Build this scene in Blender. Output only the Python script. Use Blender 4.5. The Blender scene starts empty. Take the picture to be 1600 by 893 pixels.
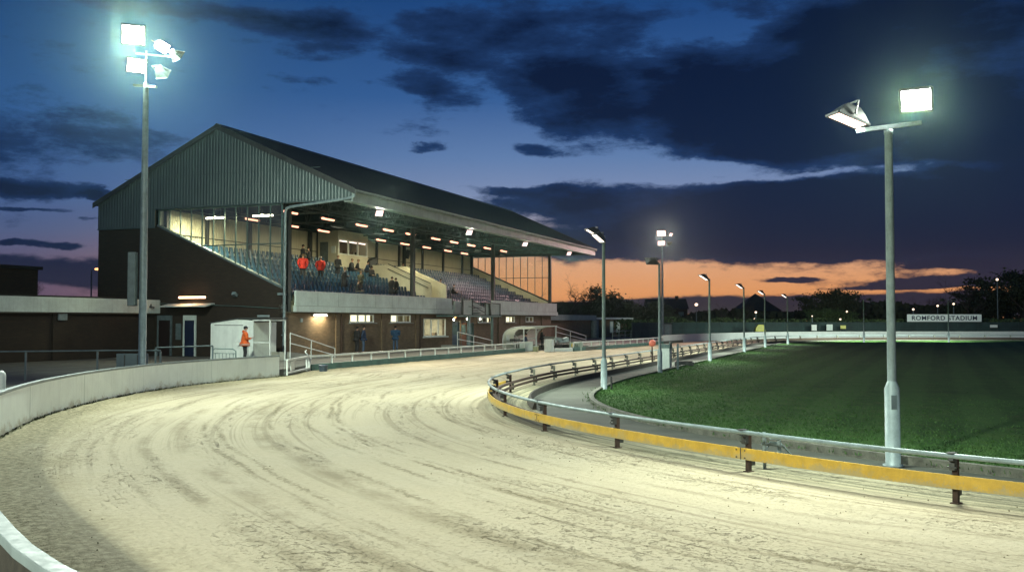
import bpy, bmesh, math, random
import numpy as np
from mathutils import Vector, Matrix, noise as mnoise
random.seed(7)
R = math.radians
sc = bpy.context.scene
col = sc.collection
# ------------------------------------------------------------------ materials
def nt_new(name):
    m = bpy.data.materials.new(name); m.use_nodes = True
    nt = m.node_tree
    return m, nt, nt.nodes['Principled BSDF']
class N:
    """tiny node helper"""
    def __init__(s, nt): s.nt = nt
    def node(s, t, **kw):
        n = s.nt.nodes.new(t)
        for k, v in kw.items(): setattr(n, k, v)
        return n
    def set(s, sock, v):
        if isinstance(v, bpy.types.NodeSocket): s.nt.links.new(v, sock)
        else: sock.default_value = v
    def math(s, op, a, b=0.0, c=0.0, clamp=False):
        n = s.node('ShaderNodeMath', operation=op, use_clamp=clamp)
        s.set(n.inputs[0], a); s.set(n.inputs[1], b); s.set(n.inputs[2], c)
        return n.outputs[0]
    def mix(s, f, a, b, blend='MIX'):
        n = s.node('ShaderNodeMix', data_type='RGBA', blend_type=blend)
        s.set(n.inputs[0], f)
        for i, v in ((6, a), (7, b)):
            if isinstance(v, (tuple, list)) and len(v) == 3: v = (*v, 1)
            s.set(n.inputs[i], v)
        return n.outputs[2]
    def noise(s, vec, scale, detail=4, rough=.55, dist=0):
        n = s.node('ShaderNodeTexNoise'); s.set(n.inputs['Vector'], vec)
        n.inputs['Scale'].default_value = scale; n.inputs['Detail'].default_value = detail
        n.inputs['Roughness'].default_value = rough; n.inputs['Distortion'].default_value = dist
        return n.outputs[0]
    def mapr(s, v, a, b, c=0., d=1., smooth=False):
        n = s.node('ShaderNodeMapRange'); n.clamp = True
        if smooth: n.interpolation_type = 'SMOOTHSTEP'
        s.set(n.inputs[0], v)
        for i, q in enumerate((a, b, c, d)): n.inputs[i+1].default_value = q
        return n.outputs[0]
    def scalev(s, vec, sx, sy, sz=1):
        n = s.node('ShaderNodeMapping'); s.set(n.inputs[0], vec); n.inputs['Scale'].default_value = (sx, sy, sz)
        return n.outputs[0]
    def coord(s, which='Object'):
        return s.node('ShaderNodeTexCoord').outputs[which]
    def bump(s, h, strength=.3, dist=.02):
        n = s.node('ShaderNodeBump'); n.inputs['Strength'].default_value = strength; n.inputs['Distance'].default_value = dist
        s.set(n.inputs['Height'], h); return n.outputs[0]
MATS = {}
def mat(name, c, rough=.6, metal=0., var=.18, scale=3., bump=.15, c2=None, spec=.5, stretch=(1, 1, 1), streak=0., splash=None):
    """worn surface: two tones mixed by noise, optional vertical run marks, fine bump"""
    if name in MATS: return MATS[name]
    m, nt, p = nt_new(name); n = N(nt)
    co = n.coord('Object')
    v = n.scalev(co, *stretch)
    a = n.noise(v, scale, 6, .6)
    b = n.noise(v, scale*7, 3, .6)
    f = n.math('ADD', n.math('MULTIPLY', a, .7), n.math('MULTIPLY', b, .3))
    f = n.mapr(f, .35, .65)
    d = tuple(x*(1-var*2) for x in c) if c2 is None else c2
    cc = n.mix(f, d, c)
    if streak:
        sv = n.scalev(co, 6, 6, .35)
        st = n.mapr(n.noise(sv, 1.5, 5, .65), .52, .75)
        cc = n.mix(n.math('MULTIPLY', st, streak), cc, tuple(x*.35 for x in c))
    if splash:  # sand and mud thrown up from the ground: ragged, speckled
        z0, z1, sc_ = splash
        zz = n.node('ShaderNodeSeparateXYZ'); n.set(zz.inputs[0], co)
        sn = n.math('ADD', n.noise(co, 2.2, 6, .7), n.math('MULTIPLY', n.noise(co, 34, 3, .7), .6))
        lvl = n.mapr(zz.outputs[2], z0, z1, .34, -.25)
        dd = n.mapr(n.math('ADD', sn, lvl), .92, 1.08)
        cc = n.mix(n.math('MULTIPLY', dd, .75), cc, sc_)
    n.set(p.inputs['Base Color'], cc)
    n.set(p.inputs['Roughness'], n.mapr(b, .3, .7, max(.05, rough-.1), min(1, rough+.1)))
    p.inputs['Metallic'].default_value = metal
    p.inputs['Specular IOR Level'].default_value = spec
    if bump: n.set(p.inputs['Normal'], n.bump(b, bump, .01))
    MATS[name] = m; return m
def emat(name, c, strength):
    if name in MATS: return MATS[name]
    m, nt, p = nt_new(name)
    p.inputs['Base Color'].default_value = (.6, .6, .6, 1)
    p.inputs['Emission Color'].default_value = (*c, 1); p.inputs['Emission Strength'].default_value = strength
    MATS[name] = m; return m
def brick(name, c1, c2, mortar, sc_=1.):
    m, nt, p = nt_new(name); n = N(nt)
    uv = n.coord('UV')
    b = n.node('ShaderNodeTexBrick'); n.set(b.inputs['Vector'], uv)
    b.inputs['Color1'].default_value = (*c1, 1); b.inputs['Color2'].default_value = (*c2, 1); b.inputs['Mortar'].default_value = (*mortar, 1)
    b.inputs['Scale'].default_value = 1; b.inputs['Brick Width'].default_value = .225*sc_; b.inputs['Row Height'].default_value = .075*sc_
    b.inputs['Mortar Size'].default_value = .008*sc_; b.inputs['Bias'].default_value = -.2
    a = n.noise(uv, .9, 6, .65); n.nt.nodes
    cc = n.mix(n.mapr(a, .35, .7), b.outputs[0], tuple(x*.5 for x in c1), 'MIX')
    cc = n.mix(.55, b.outputs[0], cc)
    cc = n.mix(n.mapr(n.noise(n.scalev(uv, 1.2, 4.5), 1.6, 5, .7), .5, .66, 0, .5), cc, tuple(x*1.7 for x in c1))
    n.set(p.inputs['Base Color'], cc); p.inputs['Roughness'].default_value = .9
    n.set(p.inputs['Normal'], n.bump(n.math('ADD', b.outputs[1], n.math('MULTIPLY', n.noise(uv, 60, 2), -.3)), -.5, .01))
    MATS[name] = m; return m
def glass(name, tint=(1, 1, 1), refl=.12, dirt=.08):
    m, nt, p = nt_new(name); n = N(nt); nt.nodes.remove(p)
    t = n.node('ShaderNodeBsdfTransparent'); t.inputs[0].default_value = (*tint, 1)
    g = n.node('ShaderNodeBsdfGlossy'); g.inputs['Roughness'].default_value = .04
    d = n.node('ShaderNodeBsdfDiffuse'); d.inputs[0].default_value = (.5, .5, .45, 1)
    lw = n.node('ShaderNodeLayerWeight'); lw.inputs[0].default_value = .25
    f = n.math('ADD', n.math('MULTIPLY', lw.outputs['Fresnel'], .8), refl*.3, clamp=True)
    m1 = n.node('ShaderNodeMixShader'); n.set(m1.inputs[0], f); n.set(m1.inputs[1], t.outputs[0]); n.set(m1.inputs[2], g.outputs[0])
    co = n.coord('Object')
    m2 = n.node('ShaderNodeMixShader'); n.set(m2.inputs[0], n.mapr(n.noise(co, 1.3, 5, .6), .3, .75, dirt*.4, dirt*1.6)); n.set(m2.inputs[1], m1.outputs[0]); n.set(m2.inputs[2], d.outputs[0])
    n.set(nt.nodes['Material Output'].inputs[0], m2.outputs[0])
    MATS[name] = m; return m
M_galv = mat('galvanised', (.23, .30, .30), .5, .15, .2, 5, .1, streak=.35)
M_house = mat('lamp_housing', (.05, .06, .058), .6, .1, .2, 6, .1)
M_galvd = mat('galvanised_dull', (.13, .18, .185), .55, .15, .2, 4, .1, streak=.4)
M_white = mat('white_paint', (.68, .73, .67), .5, 0, .09, 2.2, .12, streak=.28)
M_barrier = mat('barrier_paint', (.80, .87, .79), .55, 0, .06, 1.6, .15, streak=.22, splash=(-.1, .55, (.36, .33, .21)))
M_fascia = mat('fascia_paint', (.60, .70, .63), .6, 0, .12, 1.2, .1, streak=.35)
M_cream = mat('cream_paint', (.62, .59, .43), .6, 0, .1, 1.0, .1, streak=.25)
M_steel = mat('dark_steel', (.055, .06, .055), .5, .2, .2, 4, .1)
M_steelg = mat('green_steel', (.10, .17, .155), .5, .2, .2, 4, .1, streak=.3)
M_rust = mat('rusty_post', (.065, .038, .025), .85, .2, .3, 9, .4, c2=(.035, .022, .016))
M_clad = mat('grey_green_cladding', (.065, .10, .095), .5, .1, .12, .8, .06, streak=.35)
M_roof = mat('dark_roof_sheet', (.012, .013, .012), .8, 0, .25, 1.5, .15, streak=.3)
M_under = mat('roof_underside', (.10, .085, .06), .8, 0, .2, 1.5, .1)
M_yellow = mat('yellow_board', (.54, .335, .035), .55, 0, .14, 5, .15, streak=.3, splash=(.2, .5, (.30, .25, .13)))
M_conc = mat('concrete', (.30, .30, .25), .9, 0, .22, 1.4, .4)
M_path = mat('path_concrete', (.085, .095, .072), .9, 0, .25, .9, .4)
M_greenk = mat('green_kerb_paint', (.055, .16, .125), .6, 0, .25, 1.5, .2, streak=.5)
M_timber = mat('dark_timber', (.045, .038, .026), .9, 0, .3, 6, .4)
M_black = mat('black_plastic', (.02, .02, .02), .5, 0, .1, 5, .05)
M_seat = mat('blue_seat_plastic', (.02, .065, .11), .3, 0, .12, 2, .03)
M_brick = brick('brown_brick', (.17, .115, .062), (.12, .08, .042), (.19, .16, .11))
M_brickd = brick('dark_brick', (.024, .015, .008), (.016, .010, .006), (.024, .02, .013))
M_glass = glass('window_glass', (.93, .95, .9), .1, .07)
M_lit = emat('lit_room', (1., .92, .62), 2.0)
M_litw = emat('lit_room_white', (1., .97, .82), 2.2)
M_heat = emat('heater_tube', (1., .40, .26), 2.6)
M_heatsoft = emat('heater_reflector_glow', (1., .14, .05), 1.7)
M_lens = emat('floodlight_lens', (1., .97, .93), 30)
M_lensw = emat('floodlight_lens_warm', (1., .72, .58), 4)
M_lensdim = emat('floodlight_lens_dim', (1., .85, .72), 2.5)
M_strip = emat('strip_lamp', (1., .95, .75), 14)
M_orange_lamp = emat('sodium_lamp', (1., .42, .14), 3)
M_far_lamp = emat('far_lamp', (1., .72, .5), 2.2)
# ------------------------------------------------------------------ mesh builder
class MB:
    def __init__(s): s.v = []; s.f = []; s.sm = []
    def add(s, vs, fs, smooth=False):
        o = len(s.v); s.v += [tuple(q) for q in vs]
        for f in fs: s.f.append(tuple(i+o for i in f)); s.sm.append(smooth)
        return s
    def box(s, a, b):
        x0, y0, z0 = [min(a[i], b[i]) for i in range(3)]; x1, y1, z1 = [max(a[i], b[i]) for i in range(3)]
        vs = [(x0,y0,z0),(x1,y0,z0),(x1,y1,z0),(x0,y1,z0),(x0,y0,z1),(x1,y0,z1),(x1,y1,z1),(x0,y1,z1)]
        return s.add(vs, [(0,3,2,1),(4,5,6,7),(0,1,5,4),(1,2,6,5),(2,3,7,6),(3,0,4,7)])
    def obox(s, c, size, rot=(0,0,0)):
        M = Matrix.Translation(c) @ (Matrix.Rotation(rot[2],4,'Z') @ Matrix.Rotation(rot[1],4,'Y') @ Matrix.Rotation(rot[0],4,'X'))
        h = [q/2 for q in size]
        vs = [M @ Vector((x*h[0], y*h[1], z*h[2])) for z in (-1,1) for y in (-1,1) for x in (-1,1)]
        return s.add(vs, [(0,2,3,1),(4,5,7,6),(0,1,5,4),(1,3,7,5),(3,2,6,7),(2,0,4,6)])
    def tube(s, path, r, n=8, caps=True, smooth=True):
        path = [Vector(p) for p in path]; rr = r if isinstance(r, (list, tuple)) else [r]*len(path)
        vs = []; fs = []; up0 = None
        for i, p in enumerate(path):
            t = (path[min(i+1, len(path)-1)] - path[max(i-1, 0)]).normalized()
            up = Vector((0,0,1)) if abs(t.z) < .95 else Vector((1,0,0))
            if up0 is not None: up = up0
            a = t.cross(up)
            if a.length < 1e-4: a = t.cross(Vector((0,1,0)))
            a.normalize(); b = a.cross(t).normalized(); up0 = b
            for k in range(n):
                w = 2*math.pi*k/n; vs.append(p + (a*math.cos(w) + b*math.sin(w))*rr[i])
        for i in range(len(path)-1):
            for k in range(n):
                fs.append((i*n+k, i*n+(k+1)%n, (i+1)*n+(k+1)%n, (i+1)*n+k))
        s.add(vs, fs, smooth)
        if caps:
            s.add(vs[:n], [tuple(range(n))]); s.add(vs[-n:], [tuple(reversed(range(n)))])
        return s
    def bar(s, a, b, w, h):
        a, b = Vector(a), Vector(b); t = (b-a).normalized(); up = Vector((0,0,1)) if abs(t.z) < .95 else Vector((1,0,0))
        x = t.cross(up).normalized()*w/2; y = x.cross(t).normalized()*h/2
        vs = [p + sx*x + sy*y for p in (a, b) for sx, sy in ((-1,-1),(1,-1),(1,1),(-1,1))]
        return s.add(vs, [(3,2,1,0),(4,5,6,7),(0,1,5,4),(1,2,6,5),(2,3,7,6),(3,0,4,7)])
    def prism(s, poly, off):
        """poly: 3D points of a planar polygon, extruded by vector off"""
        o = Vector(off); n = len(poly); P = [Vector(p) for p in poly]
        s.add(P + [p+o for p in P], [tuple(reversed(range(n))), tuple(range(n, 2*n))] + [(i, (i+1)%n, n+(i+1)%n, n+i) for i in range(n)])
        return s
    def lathe(s, prof, n=16, c=(0,0,0), smooth=True):
        vs = [(c[0]+r*math.cos(2*math.pi*k/n), c[1]+r*math.sin(2*math.pi*k/n), c[2]+z) for r, z in prof for k in range(n)]
        fs = [(i*n+k, i*n+(k+1)%n, (i+1)*n+(k+1)%n, (i+1)*n+k) for i in range(len(prof)-1) for k in range(n)]
        s.add(vs, fs, smooth); s.add(vs[:n], [tuple(reversed(range(n)))]); s.add(vs[-n:], [tuple(range(n))]); return s
    def ball(s, c, r, n=10, m=7, sc3=(1,1,1)):
        vs = []; fs = []
        for j in range(m+1):
            th = math.pi*j/m
            for k in range(n):
                w = 2*math.pi*k/n
                vs.append((c[0]+r*sc3[0]*math.sin(th)*math.cos(w), c[1]+r*sc3[1]*math.sin(th)*math.sin(w), c[2]+r*sc3[2]*math.cos(th)))
        for j in range(m):
            for k in range(n): fs.append((j*n+k, (j+1)*n+k, (j+1)*n+(k+1)%n, j*n+(k+1)%n))
        return s.add(vs, fs, True)
    def loft(s, path, prof, closed=False):
        """sweep a 2D profile (side offset, z) along a plan path [(x,y,nx,ny)] ; profile closed"""
        vs = []; n = len(prof); fs = []
        for x, y, nx, ny in path:
            for o, z in prof: vs.append((x+nx*o, y+ny*o, z))
        for i in range(len(path)-1):
            for k in range(n): fs.append((i*n+k, (i+1)*n+k, (i+1)*n+(k+1)%n, i*n+(k+1)%n))
        s.add(vs, fs)
        s.add(vs[:n], [tuple(range(n))]); s.add(vs[-n:], [tuple(reversed(range(n)))])
        return s
    def build(s, name, m, parent=None, bevel=0, loc=(0,0,0), rotz=0, uv=True):
        me = bpy.data.meshes.new(name); me.from_pydata(s.v, [], s.f); me.update()
        if uv:
            ul = me.uv_layers.new(name='UVMap')
            for p in me.polygons:
                nn = p.normal
                if abs(nn.z) < .75:
                    h = Vector((0,0,1)).cross(nn).normalized()
                    for li in p.loop_indices:
                        c = me.vertices[me.loops[li].vertex_index].co; ul.data[li].uv = (c.dot(h), c.z)
                else:
                    for li in p.loop_indices:
                        c = me.vertices[me.loops[li].vertex_index].co; ul.data[li].uv = (c.x, c.y)
        me.polygons.foreach_set('use_smooth', s.sm)
        ms = m if isinstance(m, list) else [m]
        for q in ms:
            if q: me.materials.append(q)
        o = bpy.data.objects.new(name, me); col.objects.link(o)
        o.location = loc; o.rotation_euler = (0,0,rotz)
        if parent is not None: o.parent = parent
        if bevel:
            b = o.modifiers.new('bevel', 'BEVEL'); b.width = bevel; b.segments = 2; b.limit_method = 'ANGLE'
        return o
def tag(o, label=None, cat=None, group=None, kind=None):
    if label: o['label'] = label
    if cat: o['category'] = cat
    if group: o['group'] = group
    if kind: o['kind'] = kind
    return o
def empty(name, loc, rz, label, cat, group=None):
    o = bpy.data.objects.new(name, None); col.objects.link(o); o.location = loc; o.rotation_euler = (0,0,rz)
    o.empty_display_size = .3
    return tag(o, label, cat, group)
def copy_tree(o, parent=None):
    c = o.copy(); col.objects.link(c); c.parent = parent
    for ch in o.children: copy_tree(ch, c)
    return c
# grandstand frame: local x runs along the stand (T), local y back through it (s)
P0 = Vector((-13.6, 56.8, 0)); RS = R(68.9)
U = Vector((math.cos(RS), math.sin(RS), 0)); V = Vector((-U.y, U.x, 0))
def SP(T, s, z=0): return P0 + U*T + V*s + Vector((0,0,z))
# ------------------------------------------------------------------ camera
cam = bpy.data.cameras.new('camera'); co = bpy.data.objects.new('camera', cam); col.objects.link(co)
cam.sensor_width = 36; cam.lens = 36*1500/1600; cam.clip_end = 6000; cam.clip_start = .1
co.location = (0,0,2.5); co.rotation_euler = (R(90)+math.atan(53.5/1500), 0, 0); sc.camera = co
# ------------------------------------------------------------------ render / view
sc.view_settings.view_transform = 'Standard'; sc.view_settings.look = 'None'; sc.view_settings.gamma = 1
sc.view_settings.exposure = 0; sc.view_settings.use_curve_mapping = False
cy = sc.cycles; cy.use_denoising = True; cy.max_bounces = 6; cy.diffuse_bounces = 3; cy.glossy_bounces = 2
cy.transparent_max_bounces = 12; cy.transmission_bounces = 3; cy.volume_bounces = 0; cy.sample_clamp_indirect = 4
cy.caustics_reflective = False; cy.caustics_refractive = False
try: cy.use_light_tree = True
except Exception: pass
# ------------------------------------------------------------------ sky
def lin(c): return tuple(((q/255)/12.92 if q/255 <= .04045 else ((q/255+.055)/1.055)**2.4) for q in c)
w = bpy.data.worlds.new('World'); sc.world = w; w.use_nodes = True
nt = w.node_tree; n = N(nt); bg = nt.nodes['Background']
d = n.node('ShaderNodeTexCoord').outputs['Generated']
sep = n.node('ShaderNodeSeparateXYZ'); n.set(sep.inputs[0], d)
X_, Y_, Z_ = sep.outputs
az = n.math('ARCTAN2', X_, Y_)
el = n.math('ARCSINE', n.math('MAXIMUM', n.math('MINIMUM', Z_, 1.), -1.))
nz = n.node('ShaderNodeTexNoise'); nz.inputs['Scale'].default_value = 7; nz.inputs['Detail'].default_value = 7; nz.inputs['Roughness'].default_value = .6
n.set(nz.inputs['Vector'], n.scalev(d, 1, 1, 2.2))
nz2 = n.node('ShaderNodeTexNoise'); nz2.inputs['Scale'].default_value = 10; nz2.inputs['Detail'].default_value = 10; nz2.inputs['Roughness'].default_value = .68
n.set(nz2.inputs['Vector'], n.scalev(d, 1, 1, 3.2))
sc1 = n.node('ShaderNodeSeparateColor'); n.set(sc1.inputs[0], nz.outputs[1])
azd = n.math('ADD', az, n.math('MULTIPLY', n.math('SUBTRACT', sc1.outputs[0], .5), .13))
eld = n.math('ADD', el, n.math('MULTIPLY', n.math('SUBTRACT', sc1.outputs[1], .5), n.mapr(el, .02, .12, .012, .055)))
ramp = n.node('ShaderNodeValToRGB'); n.set(ramp.inputs[0], n.mapr(el, 0, .6))
stops = [(0, (214,138,84)), (.05, (228,156,102)), (.10, (218,162,124)), (.15, (162,148,152)), (.20, (130,144,178)), (.28, (96,126,172)), (.38, (54,94,150)), (.55, (26,66,122)), (1, (16,44,92))]
cr = ramp.color_ramp
while len(cr.elements) < len(stops): cr.elements.new(.5)
for e, (p, c) in zip(cr.elements, stops): e.position = p; e.color = (*lin(c), 1)
ramp2 = n.node('ShaderNodeValToRGB'); n.set(ramp2.inputs[0], n.mapr(el, 0, .6))
stops = [(0, (98,76,100)), (.09, (92,86,114)), (.14, (78,92,130)), (.2, (66,94,142)), (.32, (44,86,140)), (.5, (26,68,118)), (1, (14,40,84))]
cr = ramp2.color_ramp
while len(cr.elements) < len(stops): cr.elements.new(.5)
for e, (p, c) in zip(cr.elements, stops): e.position = p; e.color = (*lin(c), 1)
clear = n.mix(n.mapr(az, -.52, .02, 0, 1, True), ramp2.outputs[0], ramp.outputs[0])
def pxa(px, py): # picture position -> direction angles, only used to lay out the cloud banks
    dx, dy = px-800, 446.5-py; th = math.atan(53.5/1500)
    v = Vector((dx, math.cos(th)*1500-math.sin(th)*dy, math.sin(th)*1500+math.cos(th)*dy)).normalized()
    return math.atan2(v.x, v.y), math.asin(v.z)
clouds = [ # x, y, rx, ry, strength
 (1010,150,170,66,1.0),(1230,150,200,88,1.1),(1440,130,200,110,1.0),(1590,200,130,66,1.0),(1180,215,130,32,.75),(870,150,90,40,.7),(770,95,100,34,.5),
 (1100,340,270,58,1.15),(1380,345,300,60,1.15),(860,318,90,20,.8),(800,304,70,8,.5),(1640,350,130,60,1.1),(1000,385,160,18,.8),(1290,390,200,16,.9),
 (1040,15,150,22,.5),(1300,20,140,30,.55),(1500,15,200,60,.8),(640,136,70,19,.9),(480,130,50,9,.5),(690,160,60,16,.4),(850,234,44,12,.85),(670,232,42,7,.75),(600,30,140,24,.65),(760,30,100,30,.65),(700,92,80,22,.6),(480,80,110,14,.5),(300,12,120,14,.4),
 (420,28,130,20,.7),(900,55,120,28,.75),(560,64,100,14,.6),(1350,272,300,7,-.55),(1010,262,190,16,-.6),(1180,45,80,14,-.4),
 (50,288,90,12,1.0),(150,298,30,6,.9),(55,322,50,4,.7),(70,378,48,6,1.0),(14,375,10,7,.7),(145,335,22,3,.5),(60,422,240,22,1.2),
 (1250,437,34,3.2,1.0),(1510,441,130,7,.9),(1400,449,80,3,.7),(1520,414,80,6,.8),(1610,425,60,10,1.0),(1560,396,80,7,-.8),(960,484,140,16,1.0),(1250,476,260,14,1.4),(1560,476,180,16,1.4),
 (90,40,190,50,.25),(-500,150,500,60,1.1),(-900,300,400,50,1.2),(2400,200,600,100,1.3),(2500,380,500,50,1.3),(900,-500,700,150,1.0),(1800,-300,500,120,1.2)]
tot = None
for x, y, rx, ry, s_ in clouds:
    a0, e0 = pxa(x, y); ra = rx/1500; re = ry/1500
    q = n.math('ADD', n.math('POWER', n.math('ABSOLUTE', n.math('DIVIDE', n.math('SUBTRACT', azd, a0), ra)), 2.), n.math('POWER', n.math('ABSOLUTE', n.math('DIVIDE', n.math('SUBTRACT', eld, e0), re)), 2.))
    g = n.math('MULTIPLY', n.math('EXPONENT', n.math('MULTIPLY', n.math('MULTIPLY', q, q), -.7)), s_)
    tot = g if tot is None else n.math('ADD', tot, g)
dens = n.math('ADD', tot, n.math('MULTIPLY', n.math('SUBTRACT', nz2.outputs[0], .5), 2.9))
dens = n.math('ADD', dens, n.math('MULTIPLY', n.math('SUBTRACT', nz.outputs[0], .5), .5))
cover = n.mapr(dens, .22, .82, 0, 1, True)
cr3 = n.node('ShaderNodeValToRGB'); n.set(cr3.inputs[0], n.mapr(el, 0, .4))
stops = [(0, (36,36,54)), (.1, (38,40,62)), (.18, (20,31,58)), (.45, (12,28,58)), (.8, (7,21,50)), (1, (6,19,44))]
cr = cr3.color_ramp
while len(cr.elements) < len(stops): cr.elements.new(.5)
for e, (p, c) in zip(cr.elements, stops): e.position = p; e.color = (*lin(c), 1)
ccol = n.mix(n.math('MULTIPLY', n.mapr(dens, 1.5, .75, 0, .55), n.mapr(el, .05, .16)), cr3.outputs[0], lin((34,66,116)))
skyc = n.mix(n.math('MULTIPLY', cover, .985), clear, ccol)
below = n.mapr(el, -.02, 0)
skyc = n.mix(below, (.004, .005, .006), skyc)
sky = n.node('ShaderNodeTexSky'); sky.sky_type = 'NISHITA'; sky.sun_disc = False; sky.sun_elevation = R(-3); sky.sun_rotation = R(14)
# faint real dusk sky under the painted cloud cover, plus the cloud picture itself
add = n.mix(.004, skyc, sky.outputs[0], 'ADD')
n.set(bg.inputs[0], add); bg.inputs[1].default_value = 1.0
# ------------------------------------------------------------------ curves of the track
def spline(pts, step=.5):
    P = [Vector((*p, 0)) for p in pts]; out = []
    for i in range(len(P)-1):
        a = P[max(i-1, 0)]; b = P[i]; c = P[i+1]; dd = P[min(i+2, len(P)-1)]
        m = max(2, int((c-b).length/step))
        # centripetal-ish: scale tangents by segment length
        L = (c-b).length; t1 = (c-a).normalized()*L if (c-a).length else Vector(); t2 = (dd-b).normalized()*L
        for k in range(m):
            t = k/m
            out.append(b*(2*t**3-3*t**2+1) + t1*(t**3-2*t**2+t) + c*(-2*t**3+3*t**2) + t2*(t**3-t**2))
    out.append(P[-1]); return out
def resample(pl, step):
    d = [0]
    for a, b in zip(pl, pl[1:]): d.append(d[-1]+(b-a).length)
    L = d[-1]; m = int(L/step); out = []; j = 0
    for k in range(m+1):
        t = L*k/m
        while j < len(d)-2 and d[j+1] < t: j += 1
        f = (t-d[j])/max(1e-6, d[j+1]-d[j]); out.append(pl[j].lerp(pl[j+1], f))
    return out
def normals(pl, flip=1):
    out = []
    for i, p in enumerate(pl):
        t = (pl[min(i+1, len(pl)-1)] - pl[max(i-1, 0)]).normalized()
        out.append((p.x, p.y, flip*t.y, -flip*t.x))  # points right of travel
    return out
inner_pts = [(60,2),(34,3),(22,5),(14.5,7.4),(10,9.9),(6.06,13.26),(3.86,16.07),(2.02,19.05),(.7,21.92),(-.17,25.12),(-.52,28.2),(-.47,30.8),(-.04,33.6),(.86,37.3),(1.97,40.9),(4.28,46.9),(6.55,52.9),(10.84,64.16),(17,80.4),(23.3,97),(27,105.2),(31.3,111.6),(36,116),(42,118.6),(50,119.3),(64,119.3),(90,119.3),(140,119.3)]
inner = resample(spline(inner_pts), .35)
innN = normals(inner)          # normal points to the infield (right of travel)
outer_wall_pts = [(60,-12),(34,-9.5),(20,-6.2),(11,-2.6),(4,1.2),(0,3.75),(-2.7,5.98),(-4.14,7.82),(-7.4,12.6),(-9.5,16.6),(-10.9,20.4),(-11.8,23.4),(-12.35,26),(-12.78,29.4),(-12.85,32.2),(-12.75,34.6),(-12.2,37.6),(-11.1,40.8),(-10.15,42.9)]
outer_rest = [(-10.05,45.4),(-9.97,47.9),(-6.85,56.1),(-3.34,65.4),(1.36,77.9),(5.75,80.6),(9.2,87.2),(12.38,93.2),(15.9,101.9),(21.5,113),(30,125.4),(36,131.4),(42,134.8),(50,136.8),(60,137.4),(90,137.4),(140,137.4)]
owall = resample(spline(outer_wall_pts), .35)
outer = owall + resample(spline(outer_rest), .5)
# ------------------------------------------------------------------ ground
g = MB(); g.add([(-1500,-400,-.12),(1800,-400,-.12),(1800,2600,-.12),(-1500,2600,-.12)], [(0,1,2,3)])
tag(g.build('ground', mat('dark_earth', (.05,.055,.035), .95, 0, .3, .2, 0)), kind='structure')
# track strip: pair outer points by arc fraction
def interp_pl(pl, m):
    d = [0]
    for a, b in zip(pl, pl[1:]): d.append(d[-1]+(b-a).length)
    L = d[-1]; out = []; j = 0
    for k in range(m):
        t = L*k/(m-1)
        while j < len(d)-2 and d[j+1] < t: j += 1
        out.append(pl[j].lerp(pl[j+1], (t-d[j])/max(1e-6, d[j+1]-d[j])))
    return out
def nearest_out(p, nx, ny, last):
    best = None; bi = last
    for i in range(last, min(last+90, len(outer))):
        q = outer[i]; rel = q-p
        side = abs(rel.x*ny - rel.y*nx)
        if best is None or side < best: best = side; bi = i
    return bi
# pair each inner point with an outer one: first estimate, then smooth the index
idx = []; last = 0
for (x, y, nx, ny) in innN:
    p = Vector((x, y, 0)); b = None; bi = 0
    for i, q in enumerate(outer):
        r_ = q-p; along = -(r_.x*nx + r_.y*ny)
        if along < 3 or along > 30: continue
        side = abs(r_.x*ny - r_.y*nx) 
        if b is None or side < b: b = side; bi = i
    idx.append(max(bi, last)); last = idx[-1]
idx = np.array(idx, float)
for _ in range(6): 
    k_ = np.ones(25)/25; idx = np.convolve(np.pad(idx, 12, mode='edge'), k_, 'valid')
Mx = 46
vs = []; uv1 = []; uv2 = []; L = 0; prev = None
for j, (x, y, nx, ny) in enumerate(innN):
    f = min(max(idx[j], 0), len(outer)-1.001); q = outer[int(f)].lerp(outer[int(f)+1], f-int(f))
    a = Vector((x, y, 0)) + Vector((nx, ny, 0))*1.1
    q = q + (q-a).normalized()*.06
    if prev is not None: L += (Vector((x,y,0))-prev).length
    prev = Vector((x,y,0)); W = (q-a).length
    for i in range(Mx+1):
        p = a.lerp(q, i/Mx); vv = W*i/Mx; dout = W-vv
        near = 1 if p.y < 60 else .4
        h = .012*mnoise.noise(Vector((L*.09, vv*.9, 0))) + .007*mnoise.noise(Vector((L*.6, vv*1.6, 3.)))
        h += (.035*(mnoise.noise(Vector((p.x*2.2, p.y*2.2, 1))) + .5) if dout < 1.3 and dout > .1 else 0)
        vs.append((p.x, p.y, max(-.03, h*near))); uv1.append((L, vv)); uv2.append((L, dout))
fs = []
nR = len(innN)
for j in range(nR-1):
    for i in range(Mx): fs.append((j*(Mx+1)+i, (j+1)*(Mx+1)+i, (j+1)*(Mx+1)+i+1, j*(Mx+1)+i+1))
me = bpy.data.meshes.new('track'); me.from_pydata(vs, [], fs); me.update()
for nm, dat in (('UVMap', uv1), ('UVout', uv2)):
    ul = me.uv_layers.new(name=nm); li = np.empty(len(me.loops), int); me.loops.foreach_get('vertex_index', li)
    ul.data.foreach_set('uv', np.array(dat)[li].ravel())
me.polygons.foreach_set('use_smooth', [True]*len(fs))
track = bpy.data.objects.new('track', me); col.objects.link(track); tag(track, kind='structure')
if me.polygons[100].normal.z < 0: me.flip_normals()
m, nt, p = nt_new('sand'); n = N(nt)
uvn = n.node('ShaderNodeUVMap', uv_map='UVMap').outputs[0]; uvo = n.node('ShaderNodeUVMap', uv_map='UVout').outputs[0]
so = n.node('ShaderNodeSeparateXYZ'); n.set(so.inputs[0], uvo); dout = so.outputs[1]
si = n.node('ShaderNodeSeparateXYZ'); n.set(si.inputs[0], uvn); din = si.outputs[1]
oc = n.coord('Object')
big = n.noise(n.scalev(uvn, .12, .5), 1, 5, .55)
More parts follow.
